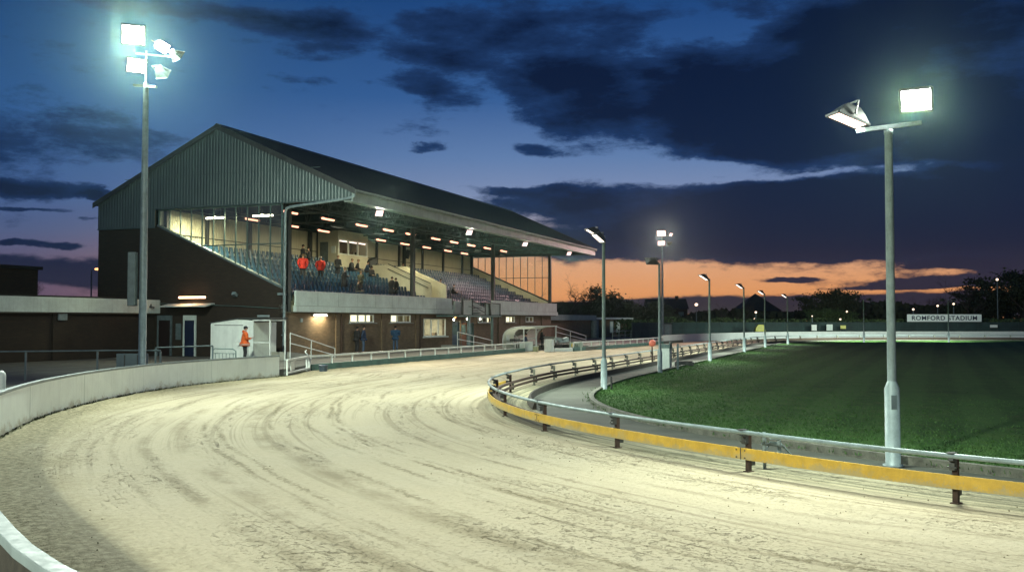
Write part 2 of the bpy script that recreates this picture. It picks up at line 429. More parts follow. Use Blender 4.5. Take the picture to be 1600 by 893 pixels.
mid = n.noise(n.scalev(uvn, .35, 1.5), 1, 6, .6, .5)
lines = n.noise(n.scalev(uvn, .07, 1.5), 1, 4, .55, .3)
lines2 = n.noise(n.scalev(uvn, .05, 5.), 1, 3, .6, .3)
blot = n.noise(oc, .45, 5, .65); fine = n.noise(oc, 9, 5, .7); clod = n.noise(n.scalev(oc, 1, 1), 5.5, 4, .75); clod2 = n.noise(oc, 17, 3, .7)
c = n.mix(n.mapr(big, .3, .7), (.53, .465, .325), (.47, .41, .28))
c = n.mix(n.mapr(blot, .45, .75, 0, .45), c, (.55, .50, .375))
st = n.math('MULTIPLY', n.mapr(lines, .52, .62), n.mapr(blot, .40, .56))
c = n.mix(n.math('MULTIPLY', st, .12), c, (.28, .23, .14))
st2 = n.math('MULTIPLY', n.mapr(lines2, .54, .60), n.mapr(big, .42, .58))
c = n.mix(n.math('MULTIPLY', st2, .42), c, (.2, .165, .10))
wob = n.math('MULTIPLY', n.math('SUBTRACT', n.noise(n.scalev(uvn, .06, .06), 1, 3, .5), .5), 3.2)
dw = n.math('ADD', dout, n.math('MULTIPLY', wob, .8))
for d0, w_, amt, cc_ in ((2.5,.05,.6,(.25,.21,.13)),(3.1,.1,.7,(.22,.185,.11)),(3.8,.15,.6,(.22,.18,.105)),(4.3,.04,.8,(.18,.15,.08)),(4.6,.035,.8,(.18,.15,.08)),(5.4,.2,.62,(.21,.175,.1)),(5.75,.05,.8,(.18,.15,.08)),(6.6,.045,.7,(.2,.17,.1)),(7.2,.05,.85,(.17,.14,.075)),(7.4,.045,.85,(.17,.14,.08)),(8.5,.05,.7,(.2,.165,.1)),(9.3,.08,.5,(.22,.18,.11)),(10.2,.045,.8,(.18,.15,.09)),(10.5,.04,.7,(.2,.17,.1))):
    bd = n.mapr(n.math('ABSOLUTE', n.math('SUBTRACT', n.math('ADD', dw, n.math('MULTIPLY', n.math('SUBTRACT', fine, .5), .5)), d0)), 0, w_*2, 1, 0, True)
    bd = n.math('MULTIPLY', bd, n.mapr(n.noise(n.scalev(uvn, .22, .3), 1+d0*.13, 6, .75), .44, .57))
    c = n.mix(n.math('MULTIPLY', bd, amt), c, cc_)
# churned clods: dark specks, thickest in loose drifts along the lap direction
drift = n.mapr(n.noise(n.scalev(uvn, .2, .7), 1, 5, .65), .50, .62)
scf = n.noise(n.scalev(uvn, 1.3, 7), 1, 5, .75)
sp = n.math('MULTIPLY', n.math('MAXIMUM', n.mapr(clod, .58, .63), n.mapr(scf, .60, .66)), drift)
c = n.mix(n.math('MULTIPLY', sp, .5), c, (.14, .11, .055))
sp2 = n.math('MULTIPLY', n.mapr(clod2, .57, .63), n.mapr(drift, 0, 1, .25, 1))
c = n.mix(n.math('MULTIPLY', sp2, .4), c, (.2, .165, .09))
# loose verge below the outer wall
vg = n.mapr(n.math('ADD', dout, n.math('MULTIPLY', n.math('SUBTRACT', blot, .5), 1.6)), .7, 2.3, 1, 0, True)
vgc = n.mix(n.mapr(fine, .4, .6), (.19, .165, .09), (.40, .355, .225))
c = n.mix(n.math('MULTIPLY', vg, .95), c, vgc)
moss = n.mapr(n.math('ADD', dout, n.math('MULTIPLY', n.math('SUBTRACT', fine, .5), .35)), .06, .22, 1, 0)
c = n.mix(moss, c, (.075, .085, .03))
# harrowed edge near the inside rail
inn = n.mapr(n.math('ADD', din, n.math('MULTIPLY', n.math('SUBTRACT', mid, .5), .9)), .9, 1.7, 1, 0, True)
innc = n.mix(n.mapr(n.noise(n.scalev(uvn, .25, 9), 1, 4, .6), .42, .6), (.13, .135, .085), (.36, .335, .22))
c = n.mix(n.math('MULTIPLY', inn, .85), c, innc)
c = n.mix(.35, c, n.mix(n.mapr(fine, .3, .7), n.mix(.5, c, (.1,.08,.04)), c))
n.set(p.inputs['Base Color'], c); p.inputs['Roughness'].default_value = .95; p.inputs['Specular IOR Level'].default_value = .2
hh = n.math('ADD', n.math('MULTIPLY', fine, .5), n.math('ADD', n.math('MULTIPLY', sp, 1.2), n.math('ADD', n.math('MULTIPLY', sp2, .6), n.math('MULTIPLY', n.math('ADD', lines, n.math('MULTIPLY', lines2, .35)), .8))))
n.set(p.inputs['Normal'], n.bump(hh, 1., .05)); me.materials.append(m)
# strips inside the rail
def strip(o0, z0, o1, z1, name, m_, j0=0, j1=None, kind='structure', nacross=4):
    b = MB(); pl = innN[j0:j1:2]; vs = []
    for x, y, nx, ny in pl:
        for i in range(nacross+1):
            o = o0+(o1-o0)*i/nacross; vs.append((x+nx*o, y+ny*o, z0+(z1-z0)*i/nacross))
    k = nacross+1
    b.add(vs, [(a*k+i, a*k+i+1, (a+1)*k+i+1, (a+1)*k+i) for a in range(len(pl)-1) for i in range(nacross)])
    o = b.build(name, m_); 
    if o.data.polygons[0].normal.z < 0: o.data.flip_normals()
    return tag(o, kind=kind)
strip(.9, -.012, 3.1, -.012, 'path', M_path)
def idx_at(yv, xmax=40):  # index on the home side of the bend
    return min(range(len(innN)), key=lambda i: abs(innN[i][1]-yv) + (1000 if i < 60 else 0))
iturn = min(range(len(innN)), key=lambda i: innN[i][0] if innN[i][1] < 60 else 99)
# infield
gi = [(x+nx*3.05, y+ny*3.05) for x, y, nx, ny in innN[::2]]
gi = [q for q in gi]
b = MB(); vs = [(x, y, .05) for x, y in gi] 
fan = [(x, y) for x, y in gi]
# grid fill: connect edge to an offset spine deep in the infield
m2 = len(gi); inn2 = [(60+ (x-60)*.35, 62+(y-62)*.35, .05) for x, y in gi]; deep = [(60+(x-60)*.02, 62+(y-62)*.02, .05) for x, y in gi]
b.add(vs + inn2 + deep, [(i, i+1, m2+i+1, m2+i) for i in range(m2-1)] + [(m2+i, m2+i+1, 2*m2+i+1, 2*m2+i) for i in range(m2-1)])
m, nt, p = nt_new('grass_turf'); n = N(nt); oc = n.coord('Object')
a1 = n.noise(n.scalev(oc, .25, .6), 1, 6, .6); a2 = n.noise(oc, 6, 4, .7); a3 = n.noise(n.scalev(oc, 2.4, .9), 1, 4, .6)
c = n.mix(n.mapr(a1, .35, .65), (.022, .075, .012), (.040, .115, .018))
c = n.mix(n.mapr(a2, .35, .7), n.mix(.5, c, (.012,.026,.008)), c)
c = n.mix(n.mapr(a3, .5, .7, 0, .55), c, (.07, .115, .026))
wv = n.node('ShaderNodeTexWave'); mpw = n.node('ShaderNodeMapping'); n.set(mpw.inputs[0], oc); mpw.inputs['Rotation'].default_value = (0,0,R(24)); n.set(wv.inputs[0], mpw.outputs[0]); wv.inputs['Scale'].default_value = .16; wv.inputs['Distortion'].default_value = .7; wv.inputs['Detail'].default_value = 2
c = n.mix(n.mapr(wv.outputs[1], .35, .65, 0, .32), c, (.06, .14, .03))
c = n.mix(n.mapr(n.noise(oc, .5, 6, .75), .6, .68, 0, .5), c, (.085, .085, .035))
n.set(p.inputs['Base Color'], c); p.inputs['Roughness'].default_value = .9; p.inputs['Specular IOR Level'].default_value = .2
n.set(p.inputs['Normal'], n.bump(n.math('ADD', a2, a3), .5, .04))
o = b.build('infield', m); tag(o, kind='structure')
for q in o.data.polygons: pass
if o.data.polygons[300].normal.z < 0: o.data.flip_normals()
M_turf = m
# grass blades near the edge and foreground
mb_, nt, p = nt_new('grass_blade'); n = N(nt); oc = n.coord('Object')
c = n.mix(n.mapr(n.noise(oc, 1.3, 5, .7), .35, .65), (.025, .085, .013), (.05, .125, .02))
n.set(p.inputs['Base Color'], c); p.inputs['Roughness'].default_value = .8
rng = np.random.default_rng(3); NB = 120000
E_ = np.array(innN[36:430]); ii = np.minimum((rng.beta(1.0,1.7,NB)*len(E_)).astype(int), len(E_)-1); off = 3.02 + rng.exponential(2.6, NB)
bx = E_[ii,0]+E_[ii,2]*off+rng.normal(0,.15,NB); by = E_[ii,1]+E_[ii,3]*off+rng.normal(0,.15,NB)
hh = rng.uniform(.02,.05,NB)*(1+.8*(off<3.3)); an = rng.uniform(0,6.28,NB); wd = rng.uniform(.004,.012,NB)*1.6
lx = rng.normal(0,.03,NB); ly = rng.normal(0,.03,NB)
vv = np.empty((NB,3,3)); vv[:,0] = np.stack([bx-np.cos(an)*wd, by-np.sin(an)*wd, np.full(NB,.045)],1); vv[:,1] = np.stack([bx+np.cos(an)*wd, by+np.sin(an)*wd, np.full(NB,.045)],1); vv[:,2] = np.stack([bx+lx, by+ly, .05+hh],1)
me = bpy.data.meshes.new('grass'); me.vertices.add(NB*3); me.vertices.foreach_set('co', vv.ravel()); me.loops.add(NB*3); me.loops.foreach_set('vertex_index', np.arange(NB*3)); me.polygons.add(NB); me.polygons.foreach_set('loop_start', np.arange(NB)*3); me.polygons.foreach_set('loop_total', np.full(NB,3)); me.update(); me.materials.append(mb_)
o = bpy.data.objects.new('grass', me); col.objects.link(o); tag(o, 'short green turf blades along the infield edge', 'grass', kind='stuff')
# infield kerb (rough concrete) and dark timber edging of the path
k1 = MB(); k1.loft(innN[::2], [(2.92,-.02),(2.92,.13),(2.99,.14),(3.07,.13),(3.07,-.02)])
tag(k1.build('kerb', mat('rough_kerb', (.16,.165,.13), .95, 0, .3, 5, .6)), 'low rough concrete kerb between the path and the infield grass', 'kerb')
k2 = MB(); k2.loft(innN[iturn-6::2], [(1.0,-.02),(1.0,.05),(1.06,.20),(1.12,.20),(1.12,-.02)])
tag(k2.build('edging_board', M_timber), 'dark timber edging board running beside the concrete path inside the rail', 'edging')
# terrace: paved level outside the track
from mathutils.geometry import tessellate_polygon
front = [(p.x, p.y) for p in owall[::6]]
offw = []
for x, y, nx, ny in normals(owall)[::6]: offw.append((x-nx*.12, y-ny*.12))
edge = offw + [tuple(SP(T, s)[:2]) for T, s in ((-9.2,-7.05),(-6.2,-6.55),(22.6,-6.55),(22.6,-4.1),(34,-4.1),(34,-6.5),(28.4,-10.15),(43.1,-11.35),(53.4,-11.55))]
edge = offw + [(-10.2,46.2),(-10.0,48.0)] + [tuple(SP(T, s)[:2]) for T, s in ((23.2,-6.5),(23.2,-4.0),(33.6,-4.0),(33.6,-9.0),(28.6,-10.1),(43.1,-11.2),(52.6,-11.4))] + [(21.3,113.2),(29.8,125.7),(36,131.7),(42,135.1),(50,137.1),(60,137.7),(140,137.7)]
ring = edge + [(140,175),(-140,175),(-140,-60),(60,-60)]
V3 = [Vector((x,y,0)) for x,y in ring]; tri = tessellate_polygon([V3])
b = MB(); b.add([(x,y,.28) for x,y in ring], [t for t in tri])
k = len(edge); b.add([(x,y,.28) for x,y in edge]+[(x,y,-.1) for x,y in edge], [(i,i+1,k+i+1,k+i) for i in range(k-1)])
m, nt, p = nt_new('terrace_paving'); n = N(nt); oc = n.coord('Object')
mp = n.node('ShaderNodeMapping'); n.set(mp.inputs[0], oc); mp.inputs['Rotation'].default_value = (0,0,-RS)
br = n.node('ShaderNodeTexBrick'); n.set(br.inputs[0], mp.outputs[0]); br.inputs['Scale'].default_value = 1; br.inputs['Brick Width'].default_value = 6; br.inputs['Row Height'].default_value = 1.1; br.inputs['Mortar Size'].default_value = .05
br.inputs['Color1'].default_value = (.15,.15,.12,1); br.inputs['Color2'].default_value = (.105,.105,.085,1); br.inputs['Mortar'].default_value = (.03,.03,.025,1)
c = n.mix(n.mapr(n.noise(oc, .9, 6, .65), .35, .7, 0, .6), br.outputs[0], (.06,.06,.05))
n.set(p.inputs['Base Color'], c); p.inputs['Roughness'].default_value = .85; n.set(p.inputs['Normal'], n.bump(n.noise(oc, 20, 4), .3, .01))
o = b.build('terrace', m); tag(o, kind='structure')
for pl in o.data.polygons: pass
bm = bmesh.new(); bm.from_mesh(o.data); bmesh.ops.recalc_face_normals(bm, faces=bm.faces); 
if max(bm.faces, key=lambda f: f.calc_area()).normal.z < 0: bmesh.ops.reverse_faces(bm, faces=bm.faces)
bm.to_mesh(o.data); bm.free()
# ------------------------------------------------------------------ light helper
def arealight(name, loc, target, power, size=(.5,.3), colr=(.86,1,.86), parent=None, spread=170):
    l = bpy.data.lights.new(name, 'AREA'); l.shape = 'RECTANGLE'; l.size, l.size_y = size; l.energy = power; l.color = colr; l.spread = R(spread)
    o = bpy.data.objects.new(name, l); col.objects.link(o)
    dr = Vector(target)-Vector(loc); q = dr.to_track_quat('-Z', 'Y')
    if parent is not None:
        o.parent = parent; inv = parent.matrix_basis.inverted()
        Mw = inv @ (Matrix.Translation(loc) @ q.to_matrix().to_4x4()); o.location = Mw.to_translation(); o.rotation_mode = 'QUATERNION'; o.rotation_quaternion = Mw.to_quaternion()
    else:
        o.location = loc; o.rotation_mode = 'QUATERNION'; o.rotation_quaternion = q
    return o
LS = .25
GREEN = (.87, 1., .86); WARM = (1., .93, .72)
# ------------------------------------------------------------------ floodlight fitting (local, lens faces local -Y tilted down)
def fitting(parent, loc, target, size=(.55,.38,.24), lens=M_lens, power=0, name='floodlight', body=M_house, colr=GREEN, spread=130):
    """loc/target are in the parent's local frame"""
    loc = Vector(loc); dr = (Vector(target)-loc).normalized()
    q = dr.to_track_quat('-Z', 'Y').to_matrix().to_4x4()
    w_, h_, d_ = size; M = Matrix.Translation(loc) @ q
    b = MB()
    f_ = [(-w_/2,-h_/2,0),(w_/2,-h_/2,0),(w_/2,h_/2,0),(-w_/2,h_/2,0)]; k_ = [(-w_/2.8,-h_/3,d_*.6),(w_/2.8,-h_/3,d_*.6),(w_/2.8,h_/3,d_*.6),(-w_/2.8,h_/3,d_*.6)]
    r_ = [(-w_/5,-h_/5,d_),(w_/5,-h_/5,d_),(w_/5,h_/5,d_),(-w_/5,h_/5,d_)]
    vs = [M@Vector(v_) for v_ in f_+k_+r_]
    b.add(vs, [(0,1,5,4),(1,2,6,5),(2,3,7,6),(3,0,4,7),(4,5,9,8),(5,6,10,9),(6,7,11,10),(7,4,8,11),(8,9,10,11),(3,2,1,0)])
    rim = [((-w_/2,-h_/2),(w_/2,-h_/2)),((w_/2,-h_/2),(w_/2,h_/2)),((w_/2,h_/2),(-w_/2,h_/2)),((-w_/2,h_/2),(-w_/2,-h_/2))]
    for a_, c_ in rim: b.bar(M@Vector((*a_,-.005)), M@Vector((*c_,-.005)), .03, .04)
    for sx in (-1,1): b.bar(M@Vector((sx*w_/2.05,0,d_*.3)), M@Vector((sx*w_/2.4,0,d_*1.25)), .03, .02)
    b.bar(M@Vector((-w_/2.4,0,d_*1.25)), M@Vector((w_/2.4,0,d_*1.25)), .03, .03)
    o = b.build(name, body, parent)
    l_ = MB(); l_.add([M@Vector((x*.9,y*.88,-.012)) for x,y,_ in f_], [(3,2,1,0)])
    l_.build('lens', lens, o)
    if power:
        lo = bpy.data.lights.new('lamp', 'AREA'); lo.shape = 'RECTANGLE'; lo.size, lo.size_y = w_*.85, h_*.85; lo.energy = power*LS; lo.color = colr; lo.spread = R(spread)
        l2 = bpy.data.objects.new('lamp', lo); col.objects.link(l2); l2.parent = o
        MM = M @ Matrix.Translation((0,0,-.03)); l2.location = MM.to_translation(); l2.rotation_mode = 'QUATERNION'; l2.rotation_quaternion = MM.to_quaternion()
    return o
# ------------------------------------------------------------------ infield lamp posts
posts = [ # x, y, h, fittings [(dx,dy,dz, target-rel, size, lens, power)], label
 (6.55,16.6,5.75,'near'),(3.27,34.22,5.45,'a'),(6.9,44.9,5.1,'b'),(11.9,57.85,4.92,'c'),(17.8,73.7,4.95,'d'),(22.9,87,4.85,'e'),(28.4,99,4.85,'f'),(39.65,108.3,4.75,'g'),(49.2,108.3,4.7,'g')]
plab = {'near':'tall galvanised lamp post with two floodlights, nearest the camera on the grass',
 0:'grey lamp post rising where the path curves at the tip of the infield',1:'grey lamp post beside the small control cabinet inside the rail',2:'lamp post just beyond the low box on the path',3:'lamp post on the path, third from the far end of the straight',
 4:'lamp post standing in front of the pointed roof',5:'lamp post at the end of the row, where the straight turns',6:'small twin-headed lamp post on the back of the infield, left of the nearest pole',7:'small twin-headed lamp post standing in front of the lettered sign'}
for i, (x, y, h, k_) in enumerate(posts):
    e = empty('lamp_post', (x, y, .0), 0, plab['near'] if i == 0 else plab[i-1], 'lamp post', 'lamp posts of the infield')
    r0 = .125 if i == 0 else .115
    hs = 1.45 if i == 0 else 1.15
    rt = .055 if i else .065
    b = MB(); b.lathe([(r0*1.35,0),(r0*1.35,.03),(r0,.035),(r0,hs-.12),(r0*.62,hs),(r0*.6,hs+.01)], 18)
    b.build('sleeve', M_galv, e)
    b = MB(); b.lathe([(r0*.6,hs),(rt,h-.02),(rt*1.15,h-.02),(rt*1.15,h+.06),(.01,h+.07)], 16)
    b.build('pole', M_galv, e)
    if i == 0:
        b = MB(); b.bar((-.56,-.06,h+.03),(.6,.1,h+.2), .09, .07); b.build('crossarm', M_galv, e)
        fitting(e, (-.72,-.05,h+.22), (-2.7,-.5,0), (.40,.62,.26), M_lensw, 1500)
        fitting(e, (.44,-.12,h+.55), (-6.5,-14,0), (.52,.40,.24), M_lens, 1900, colr=(.94,1,.86))
        b = MB(); b.obox((-.02,-.128,1.1),(.09,.02,.24)); b.build('access_door', M_galvd, e)
        continue
    if k_ == 'g':
        b = MB(); b.bar((-.55,0,h),(.55,0,h),.07,.06); b.build('crossarm', M_steel, e)
        for sx in (-.7,.6): fitting(e, (sx,-.05,h+.1), (sx*1.5, 8, 0), (.5,.3,.2), M_lensdim, 7000, body=M_steel)
        continue
    # head on a short bracket, reaching over the rail toward the track
    tg = Vector((-3.4,-.8,0))
    b = MB(); b.bar((0,0,h),(-.12,-.03,h+.12),.07,.08); b.build('crossarm', M_steel, e)
    if i == 2:
        fitting(e, (-.38,-.08,h+.16), (-4,9,0), (.6,.34,.2), M_lensdim, 250, body=M_steel)
    else:
        fitting(e, (-.36,-.08,h+.14), tg, (.34,.62,.2), M_lensdim if i < 2 else M_lensdim, 1400 if i < 3 else 3200, body=M_steel)
    if i == 1: fitting(e, (-.22,-.42,h-.06), (-3.2,-2.4,0), (.3,.5,.2), M_lensdim, 900, body=M_steel)
# left tower
e = empty('floodlight_tower', (-13.84,36,.28), 0, 'tall galvanised floodlight mast behind the curved white wall, five lamps at its head', 'floodlight mast')
b = MB(); b.lathe([(.26,0),(.26,.04),(.14,.05),(.135,5),(.10,10.9),(.10,11.15),(.02,11.2)], 18); b.build('pole', M_galv, e)
b = MB(); b.bar((-.55,.25,11.15),(.5,-.3,10.95),.1,.08); b.bar((0,0,11.0),(0,0,12.4),.07,.07); b.bar((-.4,0,12.3),(.9,.1,12.2),.07,.06); b.build('crossarm', M_galv, e)
fitting(e, (-.42,-.2,12.95), (9.5,-26,0), (.85,.75,.3), M_lens, 9000)
fitting(e, (-.28,-.2,11.78), (13,-22,0), (.72,.55,.3), M_lens, 7000)
fitting(e, (.68,-.1,12.5), (20,-3,0), (.7,.4,.3), M_lens, 3800)
fitting(e, (1.22,0,12.17), (17,15,0), (.62,.34,.28), M_lens, 6000)
fitting(e, (.66,0,11.5), (7,17,0), (.5,.4,.35), M_lensdim, 6500, body=M_galvd)
b = MB(); b.box((-.44,-.5,2.75),(-.16,-.2,4.75)); o = b.build('equipment_cabinet', M_galvd, None, .02, loc=(-13.84,36.1,.28)); tag(o, 'tall narrow grey cabinet strapped to the left floodlight mast', 'cabinet')
# its twin on the same outer side of the bend, left of and behind the camera
e = empty('floodlight_tower', (-15,-9,.28), 0, 'floodlight mast outside the bend behind the camera', 'floodlight mast')
b = MB(); b.lathe([(.26,0),(.26,.04),(.14,.05),(.135,5),(.10,10.9),(.10,11.15),(.02,11.2)], 18); b.build('pole', M_galv, e)
b = MB(); b.bar((-.55,.25,11.15),(.5,-.3,10.95),.1,.08); b.bar((0,0,11.0),(0,0,12.4),.07,.07); b.build('crossarm', M_galv, e)
fitting(e, (.4,.2,12.3), (16,27,0), (.85,.75,.3), M_lens, 13000, colr=(.92,1,.84))
fitting(e, (.6,-.2,11.5), (24,22,0), (.72,.55,.3), M_lens, 9000, colr=(.92,1,.84))
# tall mast at far end of the straight
e = empty('floodlight_tower', (17.55,112,.28), 0, 'tall floodlight mast at the far end of the straight glowing pink-white', 'floodlight mast')
b = MB(); b.lathe([(.16,0),(.15,4),(.09,11.2),(.02,11.25)], 14); b.build('pole', M_galv, e)
b = MB(); b.bar((-.5,0,10.9),(.7,0,10.9),.1,.08); b.bar((0,0,11),(0,0,12.2),.08,.08); b.bar((-.5,0,12.1),(.8,0,12.1),.1,.08); b.build('crossarm', M_galv, e)
M_lensp = emat('floodlight_lens_pink', (1., .62, .60), 1.7)
for dx, dz, tg, sz, pw in ((-.1,12.35,(-8,-30,0),(1.1,.75,.3),3000),(1.0,12.2,(20,-14,0),(.8,.4,.3),1500),(-.1,11.2,(-3,-26,0),(.9,.6,.3),3000),(.9,11.15,(20,6,0),(.7,.4,.3),1500)):
    fitting(e, (dx,-.15,dz), tg, sz, M_lensp, pw, colr=(1,.62,.58))
# ------------------------------------------------------------------ inner rail
e = empty('running_rail', (0,0,0), 0, 'curved inside rail with grey top tube and yellow board along the sand', 'rail')
pathT = [(x-nx*.16, y-ny*.16, .66) for x, y, nx, ny in innN[::2]]
b = MB(); b.tube(pathT, .036, 10); b.build('top_tube', M_galv, e)
jend = iturn+14
b = MB(); b.loft([innN[i] for i in range(0, jend, 2)], [(-.19,.22),(-.19,.405),(-.155,.405),(-.155,.22)]); b.build('kick_board', M_yellow, e)
b = MB()
for i in [min(range(len(innN)), key=lambda i: (innN[i][0]-q[0])**2+(innN[i][1]-q[1])**2) for q in ((10.3,9.65),(3.86,16.07),(.7,21.92),(-.52,28.2))]:
    x, y, nx, ny = innN[i]; b.obox((x-nx*.192,y-ny*.192,.3125),(.008,.014,.19),(0,0,math.atan2(ny,nx)))
    for dz in (.25,.37):
        for dt in (-.09,.09): b.obox((x-nx*.195-ny*dt,y-ny*.195+nx*dt,dz),(.012,.022,.022),(0,0,math.atan2(ny,nx)))
b.build('joint', M_steel, e)
b = MB(); b.loft([innN[i] for i in range(iturn-20, len(innN), 2)], [(-.05,.28),(-.05,.36),(.05,.36),(.05,.28)])
b.loft([innN[i] for i in range(iturn-20, len(innN), 2)], [(.09,.17),(.09,.24),(.17,.24),(.17,.17)]); b.build('hare_rail', M_rust, e)
def post_mesh():
    b = MB(); b.box((-.036,-.036,-.05),(.036,.036,.60)); b.box((-.07,-.06,-.03),(.07,.06,.012)); return b
proto = None
acc = 0; nxt = .0; L = 0; post_idx = []
# anchor posts at the measured places on the bend, regular after
want = [(14.5,7.4),(10.3,9.65),(6.06,13.26),(3.86,16.07),(2.02,19.05),(.7,21.92),(-.17,25.12),(-.52,28.2),(-.47,30.8),(-.04,33.6),(.86,37.3)]
for q in want: post_idx.append(min(range(len(innN)), key=lambda i: (innN[i][0]-q[0])**2+(innN[i][1]-q[1])**2))
i = post_idx[-1]
while i < len(innN)-12: i += 9; post_idx.append(i)
for num, i in enumerate(post_idx):
    x, y, nx, ny = innN[i]; rz = math.atan2(ny, nx)
    if proto is None:
        p1 = post_mesh().build('post', M_rust, e)
        bb = MB(); bb.bar((.0,0,.56),(-.17,0,.62),.07,.05); bb.box((-.22,-.05,.697),(-.05,.05,.706)); bb.box((-.13,-.035,.46),(.0,.035,.56)); bb.tube([(-.12,-.06,.5),(-.12,.06,.5)],.016,6); bb.box((-.16,-.03,.25),(-.02,.03,.4)); bb.box((.0,-.03,.1),(.13,.03,.17)); bb.box((.06,-.02,.1),(.12,.02,.3))
        br_ = bb.build('bracket', M_steel, p1); proto = p1
    else:
        p1 = proto.copy(); col.objects.link(p1); p1.parent = e
        br_ = proto.children[0].copy(); col.objects.link(br_); br_.parent = p1
        if i > iturn+18:
            if not hasattr(bpy, '_gp'):
                pm = post_mesh(); bpy._gp = pm.build('tmp', mat('weathered_post', (.24,.25,.19), .8, .0, .25, 6, .3)); meg = bpy._gp.data; bpy.data.objects.remove(bpy._gp); bpy._gp = meg
            p1.data = bpy._gp
    p1.location = (x, y, 0); p1.rotation_euler = (0,0,rz)
if hasattr(bpy, '_gp'): del bpy._gp
# ------------------------------------------------------------------ outer white wall
wn = normals(owall)
e = empty('barrier_wall', (0,0,0), 0, 'long curved white panelled wall round the outside of the bend', 'barrier')
b = MB(); b.loft(wn[::2], [(0,-.03),(0,.89),(-.04,.89),(-.04,-.03)]); b.build('panel', M_barrier, e)
b = MB(); b.loft(wn[::2], [(.012,.885),(.012,.955),(-.12,.955),(-.12,.88)]); b.build('capping', mat('capping_paint', (.22,.265,.255), .6, 0, .15, 2, .15, streak=.2), e, .008)
b = MB()
for i in range(4, len(wn), 6*3):
    x, y, nx, ny = wn[i]; b.obox((x-nx*.085, y-ny*.085, .42), (.07,.07,.92), (0,0,math.atan2(ny,nx)))
    b.obox((x-nx*.2, y-ny*.2, .3), (.05,.5,.05), (0,.6,math.atan2(ny,nx)))
b.loft(wn[::2], [(-.042,.5),(-.042,.58),(-.10,.58),(-.10,.5)]); b.build('frame', M_steel, e)
b = MB(); b.loft(wn[::2], [(-.045,.0),(-.045,.875),(-.062,.875),(-.062,.0)]); b.build('dark_backing', M_timber, e)  # sheet added to darken the wall's back, which the rear mast lights
b = MB()
for i in range(9, len(wn), 14):
    x, y, nx, ny = wn[i]; b.obox((x+nx*.003, y+ny*.003, .44), (.006,.012,.87), (0,0,math.atan2(ny,nx)))
b.build('panel_joint', M_fascia, e)
# weeds at its foot
b = MB(); rr = random.Random(5)
for i in range(60, len(wn)):
    x, y, nx, ny = wn[i]
    if y < 12: continue
    for k in range(16):
        a_ = rr.uniform(-.18,.18); o_ = abs(rr.gauss(.02,.05)); X0 = x+nx*o_+a_*-ny; Y0 = y+ny*o_+a_*nx; hgt = rr.uniform(.02,.085)*(1 if y > 24 else .5)
        d_ = rr.uniform(0,6.28); wv = rr.uniform(.01,.03)
        b.add([(X0-wv*math.cos(d_),Y0-wv*math.sin(d_),0),(X0+wv*math.cos(d_),Y0+wv*math.sin(d_),0),(X0+rr.gauss(0,.03),Y0+rr.gauss(0,.03),hgt)],[(0,1,2)])
o = b.build('weeds', mat('weed_green', (.06,.07,.022), .9, 0, .3, 5, 0), None, uv=False); tag(o, 'dark weeds and moss along the foot of the curved white wall', 'weeds', kind='stuff')
# clods of sand
b = MB()
for k in range(1500):
    if rr.random() < .55:
        x, y, nx, ny = wn[rr.randrange(40, len(wn))]; o_ = .1+abs(rr.gauss(0,.8)); X0, Y0 = x+nx*o_, y+ny*o_
    else:
        x, y, nx, ny = innN[rr.randrange(30, 190)]; o_ = .4-abs(rr.gauss(0,3.2)); X0, Y0 = x+nx*o_, y+ny*o_
    if Y0 > 45: continue
    r_ = rr.uniform(.004,.011)*(1 if Y0 < 30 else 1.4); z0 = .006; a_ = rr.uniform(0,6.28)
    vs = [(X0+r_*1.3*math.cos(a_+t*1.57)*rr.uniform(.7,1.2), Y0+r_*1.3*math.sin(a_+t*1.57)*rr.uniform(.7,1.2), z0-.005) for t in range(4)] + [(X0+r_*.6*math.cos(a_+t*1.57+.4), Y0+r_*.6*math.sin(a_+t*1.57+.4), z0+r_*rr.uniform(.6,1.1)) for t in range(4)]
    b.add(vs, [(0,1,5,4),(1,2,6,5),(2,3,7,6),(3,0,4,7),(4,5,6,7)])
o = b.build('sand_clods', mat('sand_clod', (.3,.25,.15), .95, 0, .3, 20, .3), None, uv=False); tag(o, 'small loose clods of sand scattered over the bend', 'sand', kind='stuff')
# ------------------------------------------------------------------ far white wall and fences
fw = [Vector((*q,0)) for q in [(15.9,101.9),(21.5,113),(30,125.4),(36,131.4),(42,134.8),(50,136.8),(60,137.4),(90,137.4),(140,137.4)]]
fwn = normals(resample(spline([(v_.x,v_.y) for v_ in fw]), 1.5))
e = empty('barrier_wall', (15.9,101.9,0), 0, 'long white wall round the far bend, below the green fence', 'barrier')
off_ = Vector((15.9,101.9,0))
b = MB(); b.loft([(x-off_.x,y-off_.y,nx,ny) for x,y,nx,ny in fwn], [(0,-.03),(0,.84),(-.05,.84),(-.05,-.03)]); b.build('panel', mat('far_wall_paint', (.55,.60,.58), .55, 0, .1, .5, .1, streak=.15), e)
b = MB(); b.loft([(x-off_.x,y-off_.y,nx,ny) for x,y,nx,ny in fwn], [(.015,.84),(.015,.9),(-.12,.9),(-.12,.84)]); b.build('capping', M_white, e)
